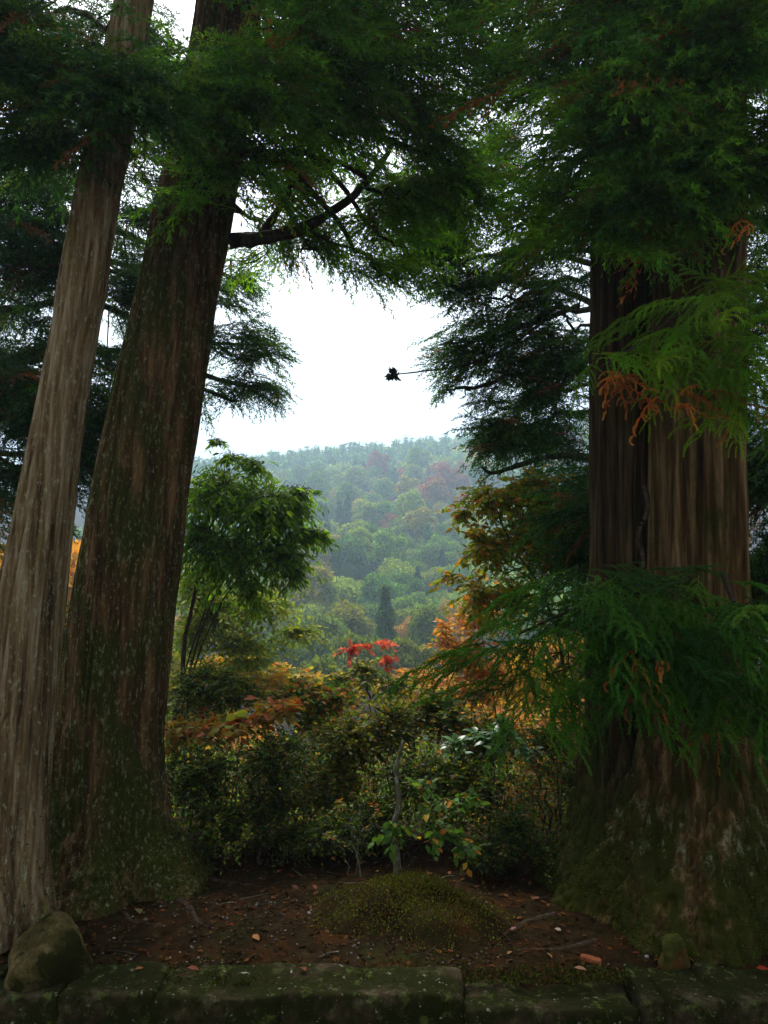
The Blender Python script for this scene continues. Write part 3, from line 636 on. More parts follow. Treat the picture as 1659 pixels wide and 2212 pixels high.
# ------------------------------------------------------------------ broadleaf trees and shrubs
LEAF_MESH = {}
def leafy(name, label, cat, group, bx, by, blobs, leaf, pal, seed, protos=LEAF2, mat=None, indiv=0, droop=0.35, stem_r=0.012, stem_mat=None, flat=0.6, twig_len=None, stem_n=None, avoid=False, aspect=1.0, lm=1.0, tail=.14):
    """blobs: (px, py, Y, rx, ry, rdepth, leaves)"""
    r = np.random.default_rng(seed); mat = mat or M_LEAF; stem_mat = stem_mat or M_BRANCH
    z0 = gz(bx, by); root = thing(name, label, cat, (bx, by, z0), group)
    base = np.array([bx, by, z0 - 0.03])
    P, D, U = [], [], []; tw = []; BI = []; stems = {}
    for bi, (px, py, Y, rx, ry, rd, n) in enumerate(blobs):
        c = at(px, py, Y); k = Y / F; rad = np.array([rx * k, rd, ry * k])
        foot = base + np.array([r.uniform(-.06, .06), r.uniform(-.06, .06), 0])
        mid = foot + (c - foot) * np.array([.35, .35, .6])
        if stem_n is None or bi < stem_n:
            q = spline([foot, mid, c], 16); q[2:] += r.normal(size=(14, 3)) * 0.01 * (1 + rad[0])
            sr = stem_r if bi == 0 else stem_r * .5; V, f = tube(q, np.linspace(sr, sr * .2, 16), 6, .25, r); stems[bi] = part('stem', V, f, stem_mat, root, None, True)
        per = 9 if n > 8 else 3; nt = max(3 if n > 8 else 1, int(n * lm) // per)
        u = r.normal(size=(nt, 3)); u /= np.linalg.norm(u, axis=1)[:, None]
        e = c + u * rad * (0.45 + 0.62 * r.random((nt, 1)) + .3 * (r.random((nt, 1)) > (1 - tail)))
        s = c + u * rad * r.uniform(0.0, 0.5, (nt, 1))
        for a, b in zip(s, e):
            d = b - a; l = np.linalg.norm(d) + 1e-6
            tl = min(twig_len or 0.22, l * 1.4 + .05); a = b - d / l * tl; d = d / l
            b2 = b + np.array([0, 0, -droop * tl * .5])
            m = per; t = np.linspace(0.1, 1.0, m) + r.normal(size=m) * .03
            pp = a + (b2 - a) * t[:, None] + np.array([0, 0, 0.12 * tl]) * np.sin(t * 3)[:, None]
            sd_ = np.cross(d, [0, 0, 1.0]); sd_ /= np.linalg.norm(sd_) + 1e-6
            dd = d * .7 + sd_ * np.where(np.arange(m) % 2, 1, -1)[:, None] * .8 + np.array([0, 0, -droop]) + r.normal(size=(m, 3)) * .3
            P.append(pp); D.append(dd); BI.append(np.full(m, bi)); U.append(np.array([0, 0, 1.0]) * flat + r.normal(size=(m, 3)) * (1 - flat))
            tw.append(tube(np.array([a, (a + b) / 2 + np.array([0, 0, .04 * tl]), b2]), np.array([.0025, .0018, .0008]) * (1 + leaf[0] * 4), 3))
    P = np.vstack(P); D = np.vstack(D); U = np.vstack(U); BI = np.concatenate(BI); n = len(P)
    if avoid:
        x, y, _ = proj(P); ok = ~in_poly(x, y); P, D, U, BI = P[ok], D[ok], U[ok], BI[ok]; n = len(P)
    R = frame(D, U); sc = r.uniform(leaf[0], leaf[1], n); cl = palette(pal, n, r, .25)
    if aspect != 1.0: R = R * np.array([1, aspect, 1])[None, None, :]
    if indiv:
        key = (protos[0][0].shape[0], aspect, mat.name)
        if key not in LEAF_MESH: LEAF_MESH[key] = mesh('leaf', protos[0][0] * np.array([1, aspect, 1]), protos[0][1], mat, protos[0][2])
        order = np.argsort(P[:, 1])[:indiv]; rest = np.setdiff1d(np.arange(n), order)
        off = np.array(root.location); R0 = frame(D, U)
        for k in order:
            o = link('leaf', LEAF_MESH[key], stems.get(int(BI[k]), root), P[k] - off, color=cl[k])
            o.rotation_mode = 'QUATERNION'; o.rotation_quaternion = Matrix(R0[k].tolist()).to_quaternion(); o.scale = (sc[k],) * 3
    else: rest = np.arange(n)
    if len(rest):
        V, f, C = scatter(protos, P[rest], R[rest], sc[rest], cl[rest], r)
        part('foliage', V, f, mat, root, C, kind='stuff')
    V, f = join(tw); part('twigs', V, f, stem_mat, root, kind='stuff')
    return root

GRN = [(.05, .12, .010, 4), (.08, .16, .012, 3), (.03, .07, .010, 3)]
GRN_D = [(.042, .085, .008, 4), (.075, .12, .010, 3), (.024, .05, .008, 3), (.15, .14, .012, 1.0), (.16, .07, .012, .35)]
OLIVE = [(.10, .13, .010, 4), (.06, .09, .008, 3), (.18, .16, .014, 2), (.2, .09, .015, .8)]
YGRN = [(.18, .26, .02, 4), (.13, .21, .02, 3), (.28, .28, .03, 2)]
AUT = [(.30, .18, .02, 3), (.36, .12, .02, 2), (.16, .15, .02, 3), (.25, .06, .015, 1)]
AUT_O = [(.48, .20, .04, 3), (.50, .30, .05, 2), (.40, .12, .03, 2)]
def X(px, Y): return (px - 829.5) / F * Y

# left: drooping long-leaved green tree, then the lighter feathery one
leafy('leafy_tree', 'green broadleaf tree with drooping long leaves beside the thick mossy cedar', 'tree', None, X(360, 7.2), 7.2,
      [(480, 1060, 7.0, 100, 80, .5, 1700), (580, 1090, 6.9, 105, 75, .5, 1700), (630, 1090, 6.8, 50, 60, .3, 420), (500, 1190, 6.9, 105, 80, .4, 1500), (610, 1195, 6.8, 70, 65, .3, 800), (665, 1150, 6.8, 60, 28, .2, 300), (500, 985, 7.0, 50, 30, .2, 90), (470, 950, 7.0, 30, 22, .2, 50), (535, 1265, 6.8, 40, 50, .2, 260), (650, 1060, 6.8, 50, 30, .2, 160), (690, 1150, 6.8, 36, 20, .15, 90), (640, 1235, 6.8, 30, 30, .15, 130), (430, 1150, 6.9, 60, 90, .3, 600), (545, 1000, 6.9, 60, 30, .3, 220)],
      (.05, .085), [(.09, .21, .012, 4), (.14, .26, .015, 3), (.05, .12, .012, 2)], 41, LEAF4, indiv=220, droop=.9, stem_r=.03, flat=.55, aspect=.66, stem_n=4, twig_len=.34, lm=1.5, tail=.4)
leafy('leafy_tree', 'light green feathery small tree with thin dark stems below the drooping green tree', 'tree', None, X(400, 9.0), 9.0,
      [(430, 1260, 9, 60, 70, .5, 700), (470, 1320, 9, 90, 70, .6, 800), (570, 1310, 9, 80, 50, .5, 520), (520, 1390, 9, 90, 40, .5, 420), (420, 1370, 9, 50, 50, .5, 420), (640, 1365, 8.8, 70, 30, .3, 230), (540, 1430, 8.8, 60, 20, .3, 160)],
      (.05, .085), YGRN, 42, LEAF2, droop=.4, stem_r=.022, aspect=.7, lm=3.0, stem_n=3, twig_len=.4, tail=.4)
leafy('autumn_tree', 'yellow-green and orange autumn tree in front of the double cedar, leaves turning', 'tree', None, X(1260, 6.0), 6.0,
      [(1060, 1080, 5.9, 80, 50, .4, 650), (1150, 1060, 6, 90, 60, .4, 800), (1050, 1180, 5.9, 70, 60, .4, 650), (1150, 1170, 6.0, 90, 70, .4, 800), (1040, 1280, 6.0, 70, 50, .4, 520), (1110, 1290, 6.1, 80, 60, .4, 600), (1000, 1110, 5.8, 30, 30, .2, 110), (980, 1245, 5.9, 45, 22, .2, 100)],
      (.04, .065), [(.13, .19, .012, 5), (.20, .22, .02, 3), (.34, .19, .02, 2), (.36, .12, .02, 1)], 43, LEAF4, indiv=200, droop=.45, stem_r=.02, lm=1.5, stem_n=3, tail=.35)
leafy('autumn_tree', 'orange-brown autumn tree with slender stems under the yellow-green autumn tree', 'tree', None, X(1090, 7.5), 7.5,
      [(1030, 1330, 7.5, 70, 50, .4, 600), (1000, 1410, 7.5, 80, 50, .4, 700), (1060, 1450, 7.5, 80, 50, .4, 600), (1010, 1500, 7.4, 70, 30, .4, 400), (960, 1360, 7.5, 40, 30, .3, 160)],
      (.045, .07), AUT_O + [(.18, .16, .02, 2)], 44, LEAF2, droop=.4, stem_r=.014, lm=1.5, stem_n=3)
# red-topped sapling
leafy('red_sapling', 'slender sapling with salmon-red leaves at its top above the bushes', 'tree', None, X(850, 6.4), 6.4,
      [(760, 1405, 6.4, 34, 26, .15, 110), (830, 1390, 6.4, 34, 20, .15, 110), (835, 1425, 6.4, 30, 22, .15, 90), (790, 1395, 6.4, 16, 14, .1, 36)],
      (.035, .055), [(.55, .09, .06, 3), (.58, .16, .11, 2), (.45, .06, .04, 1)], 45, MAPLE, indiv=200, droop=.3, stem_r=.010)
leafy('shrub', 'pale green leafy shrub just below the salmon-red leaves', 'shrub', None, X(800, 6.6), 6.6,
      [(790, 1450, 6.6, 60, 40, .3, 420), (850, 1480, 6.6, 70, 40, .3, 420), (740, 1470, 6.6, 60, 40, .3, 350)], (.045, .07), [(.16, .2, .04, 3), (.08, .13, .02, 3), (.3, .22, .05, 1)], 46, LEAF2)
# bushes behind the terrace
BUSH = [
    ('dark green rounded bush against the thick mossy cedar', 430, 5.6, [(450, 1480, 5.6, 90, 60, .35, 1700), (520, 1500, 5.6, 60, 40, .3, 600)], (.022, .038), GRN_D, 0),
    ('orange and yellow leaved bush below the dark rounded bush', 470, 5.2, [(440, 1570, 5.2, 80, 26, .25, 420), (520, 1560, 5.2, 60, 22, .25, 260), (600, 1530, 5.2, 60, 24, .25, 260), (380, 1590, 5.2, 30, 30, .2, 90)], (.045, .085), AUT, 130),
    ('dark leafy bush at the foot of the thick mossy cedar', 450, 4.9, [(430, 1680, 4.9, 80, 70, .3, 1100), (480, 1780, 4.8, 80, 70, .3, 900)], (.022, .038), GRN_D, 0),
    ('dark bush with blackish forked stem left of the lichen sapling', 580, 5.0, [(600, 1640, 5.0, 90, 70, .35, 1500), (580, 1740, 4.9, 80, 60, .3, 1000), (640, 1810, 4.8, 70, 50, .25, 600)], (.02, .034), GRN_D, 0),
    ('rusty brown bush under the pale green shrub', 650, 5.8, [(640, 1500, 5.8, 70, 40, .3, 500), (720, 1510, 5.8, 70, 40, .3, 500), (690, 1560, 5.7, 60, 30, .3, 400)], (.035, .06), AUT + GRN, 0),
    ('yellowish green bush behind the lichen sapling', 760, 5.3, [(760, 1600, 5.3, 90, 70, .3, 1500), (720, 1700, 5.2, 80, 60, .3, 1200), (850, 1560, 5.4, 80, 60, .3, 1200)], (.025, .042), OLIVE, 0),
    ('tangled dark bush around the lichen sapling trunk', 760, 4.7, [(730, 1800, 4.7, 90, 50, .25, 900), (820, 1770, 4.8, 70, 70, .25, 900), (900, 1680, 5.0, 80, 60, .3, 900)], (.02, .034), GRN_D, 0),
    ('mid green bush between the sapling and the double cedar', 960, 5.2, [(950, 1540, 5.4, 70, 60, .3, 1000), (1000, 1700, 5.0, 80, 70, .3, 1100), (1050, 1600, 5.3, 80, 60, .3, 900)], (.03, .05), OLIVE + GRN_D, 0),
    ('low black-green bush by the left flare of the double cedar', 1110, 4.6, [(1110, 1790, 4.6, 70, 60, .2, 800), (1050, 1840, 4.5, 70, 40, .2, 500), (1180, 1840, 4.5, 40, 40, .2, 300)], (.02, .034), GRN_D, 0),
    ('dull green bush behind the double cedar flare', 1200, 5.4, [(1190, 1600, 5.4, 80, 60, .3, 600), (1240, 1690, 5.3, 50, 70, .3, 360)], (.022, .038), GRN_D, 0),
    ('golden orange bush glimpsed behind bare twigs beside the double cedar', 1180, 7.0, [(1190, 1640, 7.0, 100, 70, .4, 900), (1150, 1740, 6.8, 90, 60, .4, 700), (1230, 1560, 7.0, 60, 50, .4, 400)], (.05, .075), AUT_O + [(.3, .24, .12, 2)], 0),
    ('yellow bush growing down the slope beyond the dark bushes', 700, 9.0, [(600, 1480, 9, 100, 40, .6, 900), (700, 1490, 9, 90, 40, .6, 700), (480, 1440, 9.5, 90, 30, .6, 500)], (.07, .10), [(.45, .30, .04, 3), (.5, .2, .04, 1), (.25, .24, .03, 3)], 0),
    ('amber leaved bush down the slope in front of the orange-brown tree', 930, 9.0, [(900, 1480, 9, 80, 40, .6, 600), (960, 1550, 8.5, 90, 40, .6, 600), (1080, 1560, 8.5, 90, 40, .6, 600)], (.06, .09), AUT_O + [(.2, .2, .03, 3)], 0),
    ('shaded bush beyond the slim cedar and the thick cedar', 130, 5.6, [(120, 1500, 5.8, 80, 150, .3, 900), (140, 1380, 6, 60, 90, .3, 420), (130, 1700, 5.5, 60, 100, .3, 500)], (.022, .038), GRN_D, 0),
    ('deep shade bush to the right of the double cedar base', 1700, 5.0, [(1700, 1750, 5, 80, 150, .3, 900), (1700, 1500, 5, 80, 120, .3, 700)], (.022, .038), GRN_D, 0),
]
for k, (lab, bx, by, bl, lf, pal, ind) in enumerate(BUSH):
    leafy('bush', lab, 'bush', 'bushes behind the terrace', X(bx, by), by, bl, lf, pal, 60 + k, LEAF4 if ind else LEAF2, indiv=ind, droop=.25, stem_r=.008 if k != 3 else .016, lm=2.4 if not ind else 1.3, twig_len=.18)
r_ = np.random.default_rng(95)
def undergrowth(name, label, n, xr, yr, hmax, ls, pal):
    x = r_.uniform(-1, 1, n); y = yr[0] + (yr[1] - yr[0]) * r_.random(n) ** 1.6; x = x * xr * (y / yr[0]) ** .7
    P = np.stack([x, y, ground_z(x, y)], 1); hh = hmax * fbm(P, 1.6, 3) * 1.6; P[:, 2] += hh * r_.random(n)
    D = r_.normal(size=(n, 3)) + np.array([0, 0, .2])
    V, f, C = scatter(LEAF2, P, frame(D, np.array([0, 0, 1.0]) + r_.normal(size=(n, 3)) * .5), r_.uniform(*ls, n), palette(pal, n, r_), r_)
    o = part(name, V, f, M_LEAF, None, C, kind='stuff'); o['label'] = label
undergrowth('undergrowth', 'tangled low undergrowth covering the bank behind the terrace', 42000, 2.6, (4.9, 9.0), .75, (.02, .045), GRN_D + [(.16, .12, .02, 1), (.25, .10, .02, .5)])
undergrowth('slope_cover', 'mixed yellow and green scrub leaves covering the slope below the terrace', 42000, 9.0, (9.0, 40.0), 1.6, (.07, .16), YGRN + GRN + [(.35, .2, .04, 2), (.4, .16, .06, 1)])
# big-leaved shrubs with leaves one can pick apart
leafy('broadleaf_shrub', 'shrub with large glossy pale-topped leaves in tiers beside the double cedar', 'shrub', None, X(1060, 4.9), 4.9,
      [(985, 1610, 4.8, 45, 16, .12, 40), (1060, 1590, 4.8, 55, 30, .15, 64), (1090, 1570, 4.8, 40, 18, .12, 36), (1130, 1620, 4.8, 40, 30, .12, 36)], (.06, .085), [(.06, .15, .035, 3), (.09, .19, .06, 2)], 81, LEAF4, mat=M_GLOSS, indiv=200, droop=.1, stem_r=.009, flat=.85, aspect=1.15)
leafy('lichen_sapling', 'young sapling with lichen-crusted trunk and bright green leaves behind the moss mound', 'tree', None, X(858, 4.28), 4.28,
      [(900, 1700, 4.2, 60, 24, .15, 72), (960, 1730, 4.1, 60, 20, .15, 60), (960, 1800, 4.1, 70, 30, .15, 100), (1000, 1830, 4.1, 50, 20, .12, 45), (850, 1790, 4.2, 50, 30, .12, 50), (1010, 1720, 4.1, 40, 24, .1, 36)], (.04, .065),
      [(.06, .14, .018, 6), (.09, .18, .025, 4), (.5, .2, .03, .7), (.5, .3, .03, .4)], 82, LEAF4, indiv=290, droop=.3, stem_r=.006, flat=.7, aspect=1.2)
SAP = bpy.data.objects['lichen_sapling']
V, f = tube(spline([at(862, 1912, 4.28), at(856, 1850, 4.27), at(850, 1790, 4.26), at(862, 1735, 4.25), at(856, 1660, 4.25), at(872, 1600, 4.25)], 30), np.linspace(.024, .006, 30), 10, .25, r_)
part('trunk', V, f, M_LICHEN_BARK, SAP, None, True)
leafy('broadleaf_sprig', 'sprig of large yellow-green leaves over the orange bush by the thick cedar', 'plant', None, X(520, 4.9), 4.9,
      [(530, 1540, 4.8, 30, 10, .06, 1), (490, 1578, 4.8, 30, 10, .06, 1)], (.07, .10), [(.22, .26, .03, 2), (.4, .28, .03, 1), (.5, .22, .03, 1)], 83, LEAF4, indiv=60, droop=.2, stem_r=.006, flat=.3, aspect=1.25)
leafy('bare_shrub', 'nearly bare twiggy dark shrub next to the flared double cedar', 'shrub', None, X(1180, 4.8), 4.8,
      [(1160, 1650, 4.8, 70, 60, .2, 60), (1220, 1650, 4.8, 50, 70, .2, 60), (1150, 1720, 4.8, 70, 60, .2, 60), (1100, 1680, 4.8, 60, 60, .2, 50), (1220, 1590, 4.8, 40, 50, .2, 40), (1130, 1590, 4.9, 40, 40, .2, 40)], (.02, .03), GRN_D, 84, LEAF2, stem_r=.011, twig_len=.22)

for root, Pf, Df, kf, sd0 in FUR:
    rf = np.random.default_rng(700 + sd0)
    V, f, C = scatter(LEAF2, Pf, frame(Df, rf.normal(size=(kf, 3))), rf.uniform(.006, .016, kf), palette([(.045, .055, .006, 4), (.075, .09, .010, 2), (.025, .032, .005, 3), (.07, .04, .012, 1)], kf, rf), rf)
    part('moss', V, f, M_LITTER, root, C, kind='stuff')

# ------------------------------------------------------------------ moss mound, litter, pebbles, fallen leaves
def build_mound():
    cx, cyy = X(880, 3.92), 3.92
    root = thing('moss_mound', 'low rounded mossy earth mound in front of the lichen sapling', 'mound', (cx, cyy, gz(cx, cyy)))
    n, m = 60, 28; th = np.arange(n) * 2 * math.pi / n; rr = np.linspace(1, 0.0, m)
    T, R = np.meshgrid(th, rr); wb = 1 + .16 * np.cos(2 * T + 1) + .10 * np.cos(3 * T + 2.2) + .07 * np.cos(5 * T); x = np.cos(T) * R * .44 * wb; y = np.sin(T) * R * .36 * wb
    q = np.stack([x + cx, y + cyy, 0 * x], -1).reshape(-1, 3)
    h = .13 * (1 - R ** 2) ** 2.0 + ((fbm(q, 7, 3) - .5) * .10).reshape(R.shape) * smooth(1, .7, R)
    g = ground_z(x + cx, y + cyy)
    V = np.stack([x + cx, y + cyy, g - 0.03 * (R > .97) + h], -1).reshape(-1, 3)
    i, j = np.meshgrid(np.arange(m - 1), np.arange(n), indexing='ij'); a = (i * n + j).ravel(); b = (i * n + (j + 1) % n).ravel()
    part('earth', V, np.stack([a, b, b + n, a + n], 1), M_SOIL, root, None, True)
    r = np.random.default_rng(90); k = 14000; wgt = (1.15 - R.ravel()).clip(.02) ** 1.2 * R.ravel().clip(.05); s = r.choice(len(V), k, p=wgt / wgt.sum())
    P = V[s] + r.normal(size=(k, 3)) * np.array([.04, .04, .003])
    D = r.normal(size=(k, 3)) * .6 + np.array([0, 0, 1.0])
    VV, f, C = scatter(LEAF2, P, frame(D, r.normal(size=(k, 3))), r.uniform(.006, .014, k), palette([(.10, .12, .010, 4), (.17, .19, .02, 2), (.12, .055, .012, 2), (.05, .065, .008, 2)], k, r), r)
    part('moss', VV, f, M_LITTER, root, C, kind='stuff')
build_mound()

def ground_points(r, n, x0, x1, y0, y1):
    x = r.uniform(x0, x1, n); y = r.uniform(y0, y1, n); return np.stack([x, y, ground_z(x, y)], 1)
r_ = np.random.default_rng(91)
k = 9000; P = ground_points(r_, k, -2.6, 2.6, 3.36, 5.2); P[:, 2] += .004
V, f, C = scatter(LEAF2, P, frame(r_.normal(size=(k, 3)) * np.array([1, 1, .22]), np.array([0, 0, 1.0]) + r_.normal(size=(k, 3)) * .35), r_.uniform(.012, .04, k),
                  palette([(.035, .018, .006, 5), (.075, .03, .008, 3), (.02, .012, .005, 4), (.12, .055, .016, 1), (.15, .04, .012, .6)], k, r_), r_)
o = part('leaf_litter', V, f, M_LITTER, None, C, kind='stuff'); o['label'] = 'brown needles and crumbled leaves covering the soil'
k = 700; P = ground_points(r_, k, -1.25, 0.5, 3.42, 4.1); P = P[fbm(P, 3.0, 2) > .43]
P2 = ground_points(r_, 250, -2, 2, 3.38, 4.4); P = np.vstack([P, P2]); k = len(P); P[:, 2] += .002
ico = np.array([(1, 0, 0), (-1, 0, 0), (0, 1, 0), (0, -1, 0), (0, 0, .6), (0, 0, -.6)], float)
icf = np.array([(0, 2, 4), (2, 1, 4), (1, 3, 4), (3, 0, 4), (2, 0, 5), (1, 2, 5), (3, 1, 5), (0, 3, 5)])
V, f, C = scatter([(ico, icf, np.ones((6, 3)))], P, rotz(r_.random(k) * 6) @ rotx(r_.normal(size=k) * .4), r_.uniform(.003, .009, k) * (1 + (r_.random(k) > .96)), palette([(.26, .24, .21, 1), (.13, .11, .085, 3), (.06, .05, .035, 5)], k, r_), r_)
o = part('gravel', V, f, M_PEBBLE, None, C, kind='stuff'); o['label'] = 'pale grit and small stones strewn over the soil'

kk = 16000; xw = r_.uniform(-2.4, 2.4, kk); yw = np.abs(r_.normal(size=kk)) * .09 + 3.30; P = np.stack([xw, yw, ground_z(xw, yw)], 1); P[:, 2] = np.where(yw < 3.46, -.004 + .02 * fbm(P, 3, 2), P[:, 2])
P = P[fbm(P, 4.0, 3) > .47]; kk = len(P)
V, f, C = scatter(LEAF2, P, frame(r_.normal(size=(kk, 3)) * .6 + np.array([0, -.3, .8]), r_.normal(size=(kk, 3))), r_.uniform(.006, .018, kk), palette([(.045, .06, .007, 4), (.09, .11, .015, 2), (.025, .032, .006, 3), (.08, .035, .01, 2)], kk, r_), r_)
part('moss', V, f, M_LITTER, WALL_ROOT, C, kind='stuff')
def on_ground(px, py):
    Y = 4.0
    for _ in range(12):
        q = at(px, py, Y); Y = Y * (CAMZ - gz(q[0], Y)) / max(CAMZ - q[2], .2)
    q = at(px, py, Y); return np.array([q[0], Y, gz(q[0], Y)])
FL = mesh('fallen_leaf', LEAFV * np.array([1, 1.15, 1]) - np.array([.5, 0, 0]), LEAFF, M_LEAF, np.ones((8, 3)))
FALLEN = [(553, 2030, .05, (.50, .20, .04), 'orange fallen leaf lying among the pale grit'), (58, 2025, .05, (.45, .05, .02), 'red fallen leaf at the foot of the slim cedar'),
          (300, 2106, .035, (.40, .14, .04), 'small rust fallen leaf above the wall joint near the boulder'), (418, 2092, .05, (.25, .06, .02), 'dark red fallen leaf on bare soil above the wall'),
          (300, 1972, .07, (.30, .27, .12), 'large dull yellow fallen leaf near the thick cedar roots'), (250, 1962, .05, (.35, .06, .02), 'dark crimson fallen leaf beside the dull yellow leaf'),
          (780, 1868, .07, (.30, .12, .05), 'brown fallen leaf behind the mound by the sapling foot'), (1108, 2012, .04, (.5, .22, .2), 'pinkish fallen leaf right of the moss mound'),
          (1205, 2013, .035, (.6, .45, .38), 'pale fallen leaf near the double cedar root'), (1255, 2150, .05, (.5, .25, .16), 'salmon fallen leaf on the wall edge below the red bark chip'),
          (1578, 2170, .055, (.5, .22, .04), 'orange fallen leaf on the wall top by the upright stone'), (1648, 2195, .06, (.6, .16, .02), 'bright orange-red fallen leaf at the wall end'),
          (1650, 2150, .05, (.45, .05, .02), 'red fallen leaf below the mossy cedar flare'), (655, 2078, .05, (.3, .07, .03), 'maroon fallen leaf among grit left of the mound')]
for k, (px, py, s, c, lab) in enumerate(FALLEN):
    p = on_ground(px, py)
    if p[1] < 3.5: p = at(px, py, 3.36); p[2] = 0.03 if py < 2160 else p[2]
    o = tag(link('fallen_leaf', FL, None, (p[0], p[1], p[2] + .012), color=c), lab, 'leaf', 'fallen leaves on the terrace')
    o.rotation_euler = (RNG.uniform(-.3, .3), RNG.uniform(-.3, .2), RNG.uniform(0, 6.28)); o.scale = (s,) * 3
r_ = np.random.default_rng(93)
for k in range(46):
    p = ground_points(r_, 1, -1.9, 1.5, 3.45, 4.9)[0]
    o = tag(link('fallen_leaf', FL, None, (p[0], p[1], p[2] + .008), color=palette([(.3, .10, .03, 2), (.2, .07, .03, 3), (.35, .2, .06, 1)], 1, r_)[0]), 'small curled brown leaf scattered on the dark soil', 'leaf', 'small brown leaves on the soil')
    o.rotation_euler = (r_.uniform(-.4, .4), r_.uniform(-.4, .3), r_.uniform(0, 6.28)); s = r_.uniform(.025, .045); o.scale = (s,) * 3
p = on_ground(1280, 2085); p[1] = max(p[1], 3.5)
o = tag(link('bark_chip', stone_mesh('bark_chip', (.085, .03, .022), 77, M_REDCHIP, 10, .004, 5.), None, (p[0], p[1], gz(p[0], p[1]) + .012)), 'reddish flat bark chip on the soil near the double cedar', 'bark chip')
o.rotation_euler = (.1, .1, -.35)

leafy('bare_shrub', 'black forked shrub with few leaves left of the lichen sapling', 'shrub', None, X(590, 4.75), 4.75,
      [(560, 1690, 4.75, 60, 60, .15, 50), (620, 1640, 4.75, 60, 60, .15, 50), (590, 1600, 4.75, 60, 50, .15, 50), (540, 1760, 4.75, 50, 50, .15, 40), (650, 1730, 4.75, 50, 60, .15, 40)], (.02, .034), OLIVE, 85, LEAF2, stem_r=.014, twig_len=.22)
leafy('bare_shrub', 'thin tan stemmed shrub with sparse yellow leaves beside the lichen sapling', 'shrub', None, X(775, 4.45), 4.45,
      [(740, 1740, 4.45, 40, 60, .1, 40), (790, 1690, 4.45, 40, 60, .1, 40), (810, 1760, 4.45, 30, 50, .1, 30), (720, 1810, 4.45, 40, 40, .1, 30)], (.02, .034), YGRN + AUT, 86, LEAF2, stem_r=.006, stem_mat=M_LICHEN_BARK, twig_len=.2)
leafy('bare_shrub', 'wispy olive seedling at the terrace edge near the thick cedar toe', 'shrub', None, X(500, 4.4), 4.4,
      [(490, 1840, 4.4, 40, 40, .1, 60), (530, 1810, 4.4, 40, 40, .1, 60), (470, 1800, 4.4, 30, 40, .1, 50)], (.02, .034), YGRN + OLIVE, 87, LEAF2, stem_r=.005, twig_len=.16)
r_ = np.random.default_rng(97)
for k in range(26):
    p = ground_points(r_, 1, -1.7, 1.3, 3.5, 4.6)[0]; l = r_.uniform(.05, .22); a = r_.random() * 6.28
    q = np.array([[-l / 2, 0, 0], [0, r_.normal() * .01, r_.uniform(0, .008)], [l / 2, r_.normal() * .01, 0]]); V, f = tube(spline(q, 7), np.linspace(.0035, .0018, 7), 5, .3, r_)
    o = tag(link('fallen_twig', mesh('fallen_twig', V, f, M_BRANCH if k % 3 else M_LICHEN_BARK), None, (p[0], p[1], p[2] + .004)), 'thin pale dry twig lying on the dark soil' if k % 3 == 0 else 'thin dark broken twig lying on the soil', 'twig', 'pale twigs on the soil' if k % 3 == 0 else 'dark twigs on the soil')
    o.rotation_euler = (0, r_.normal() * .06, a)

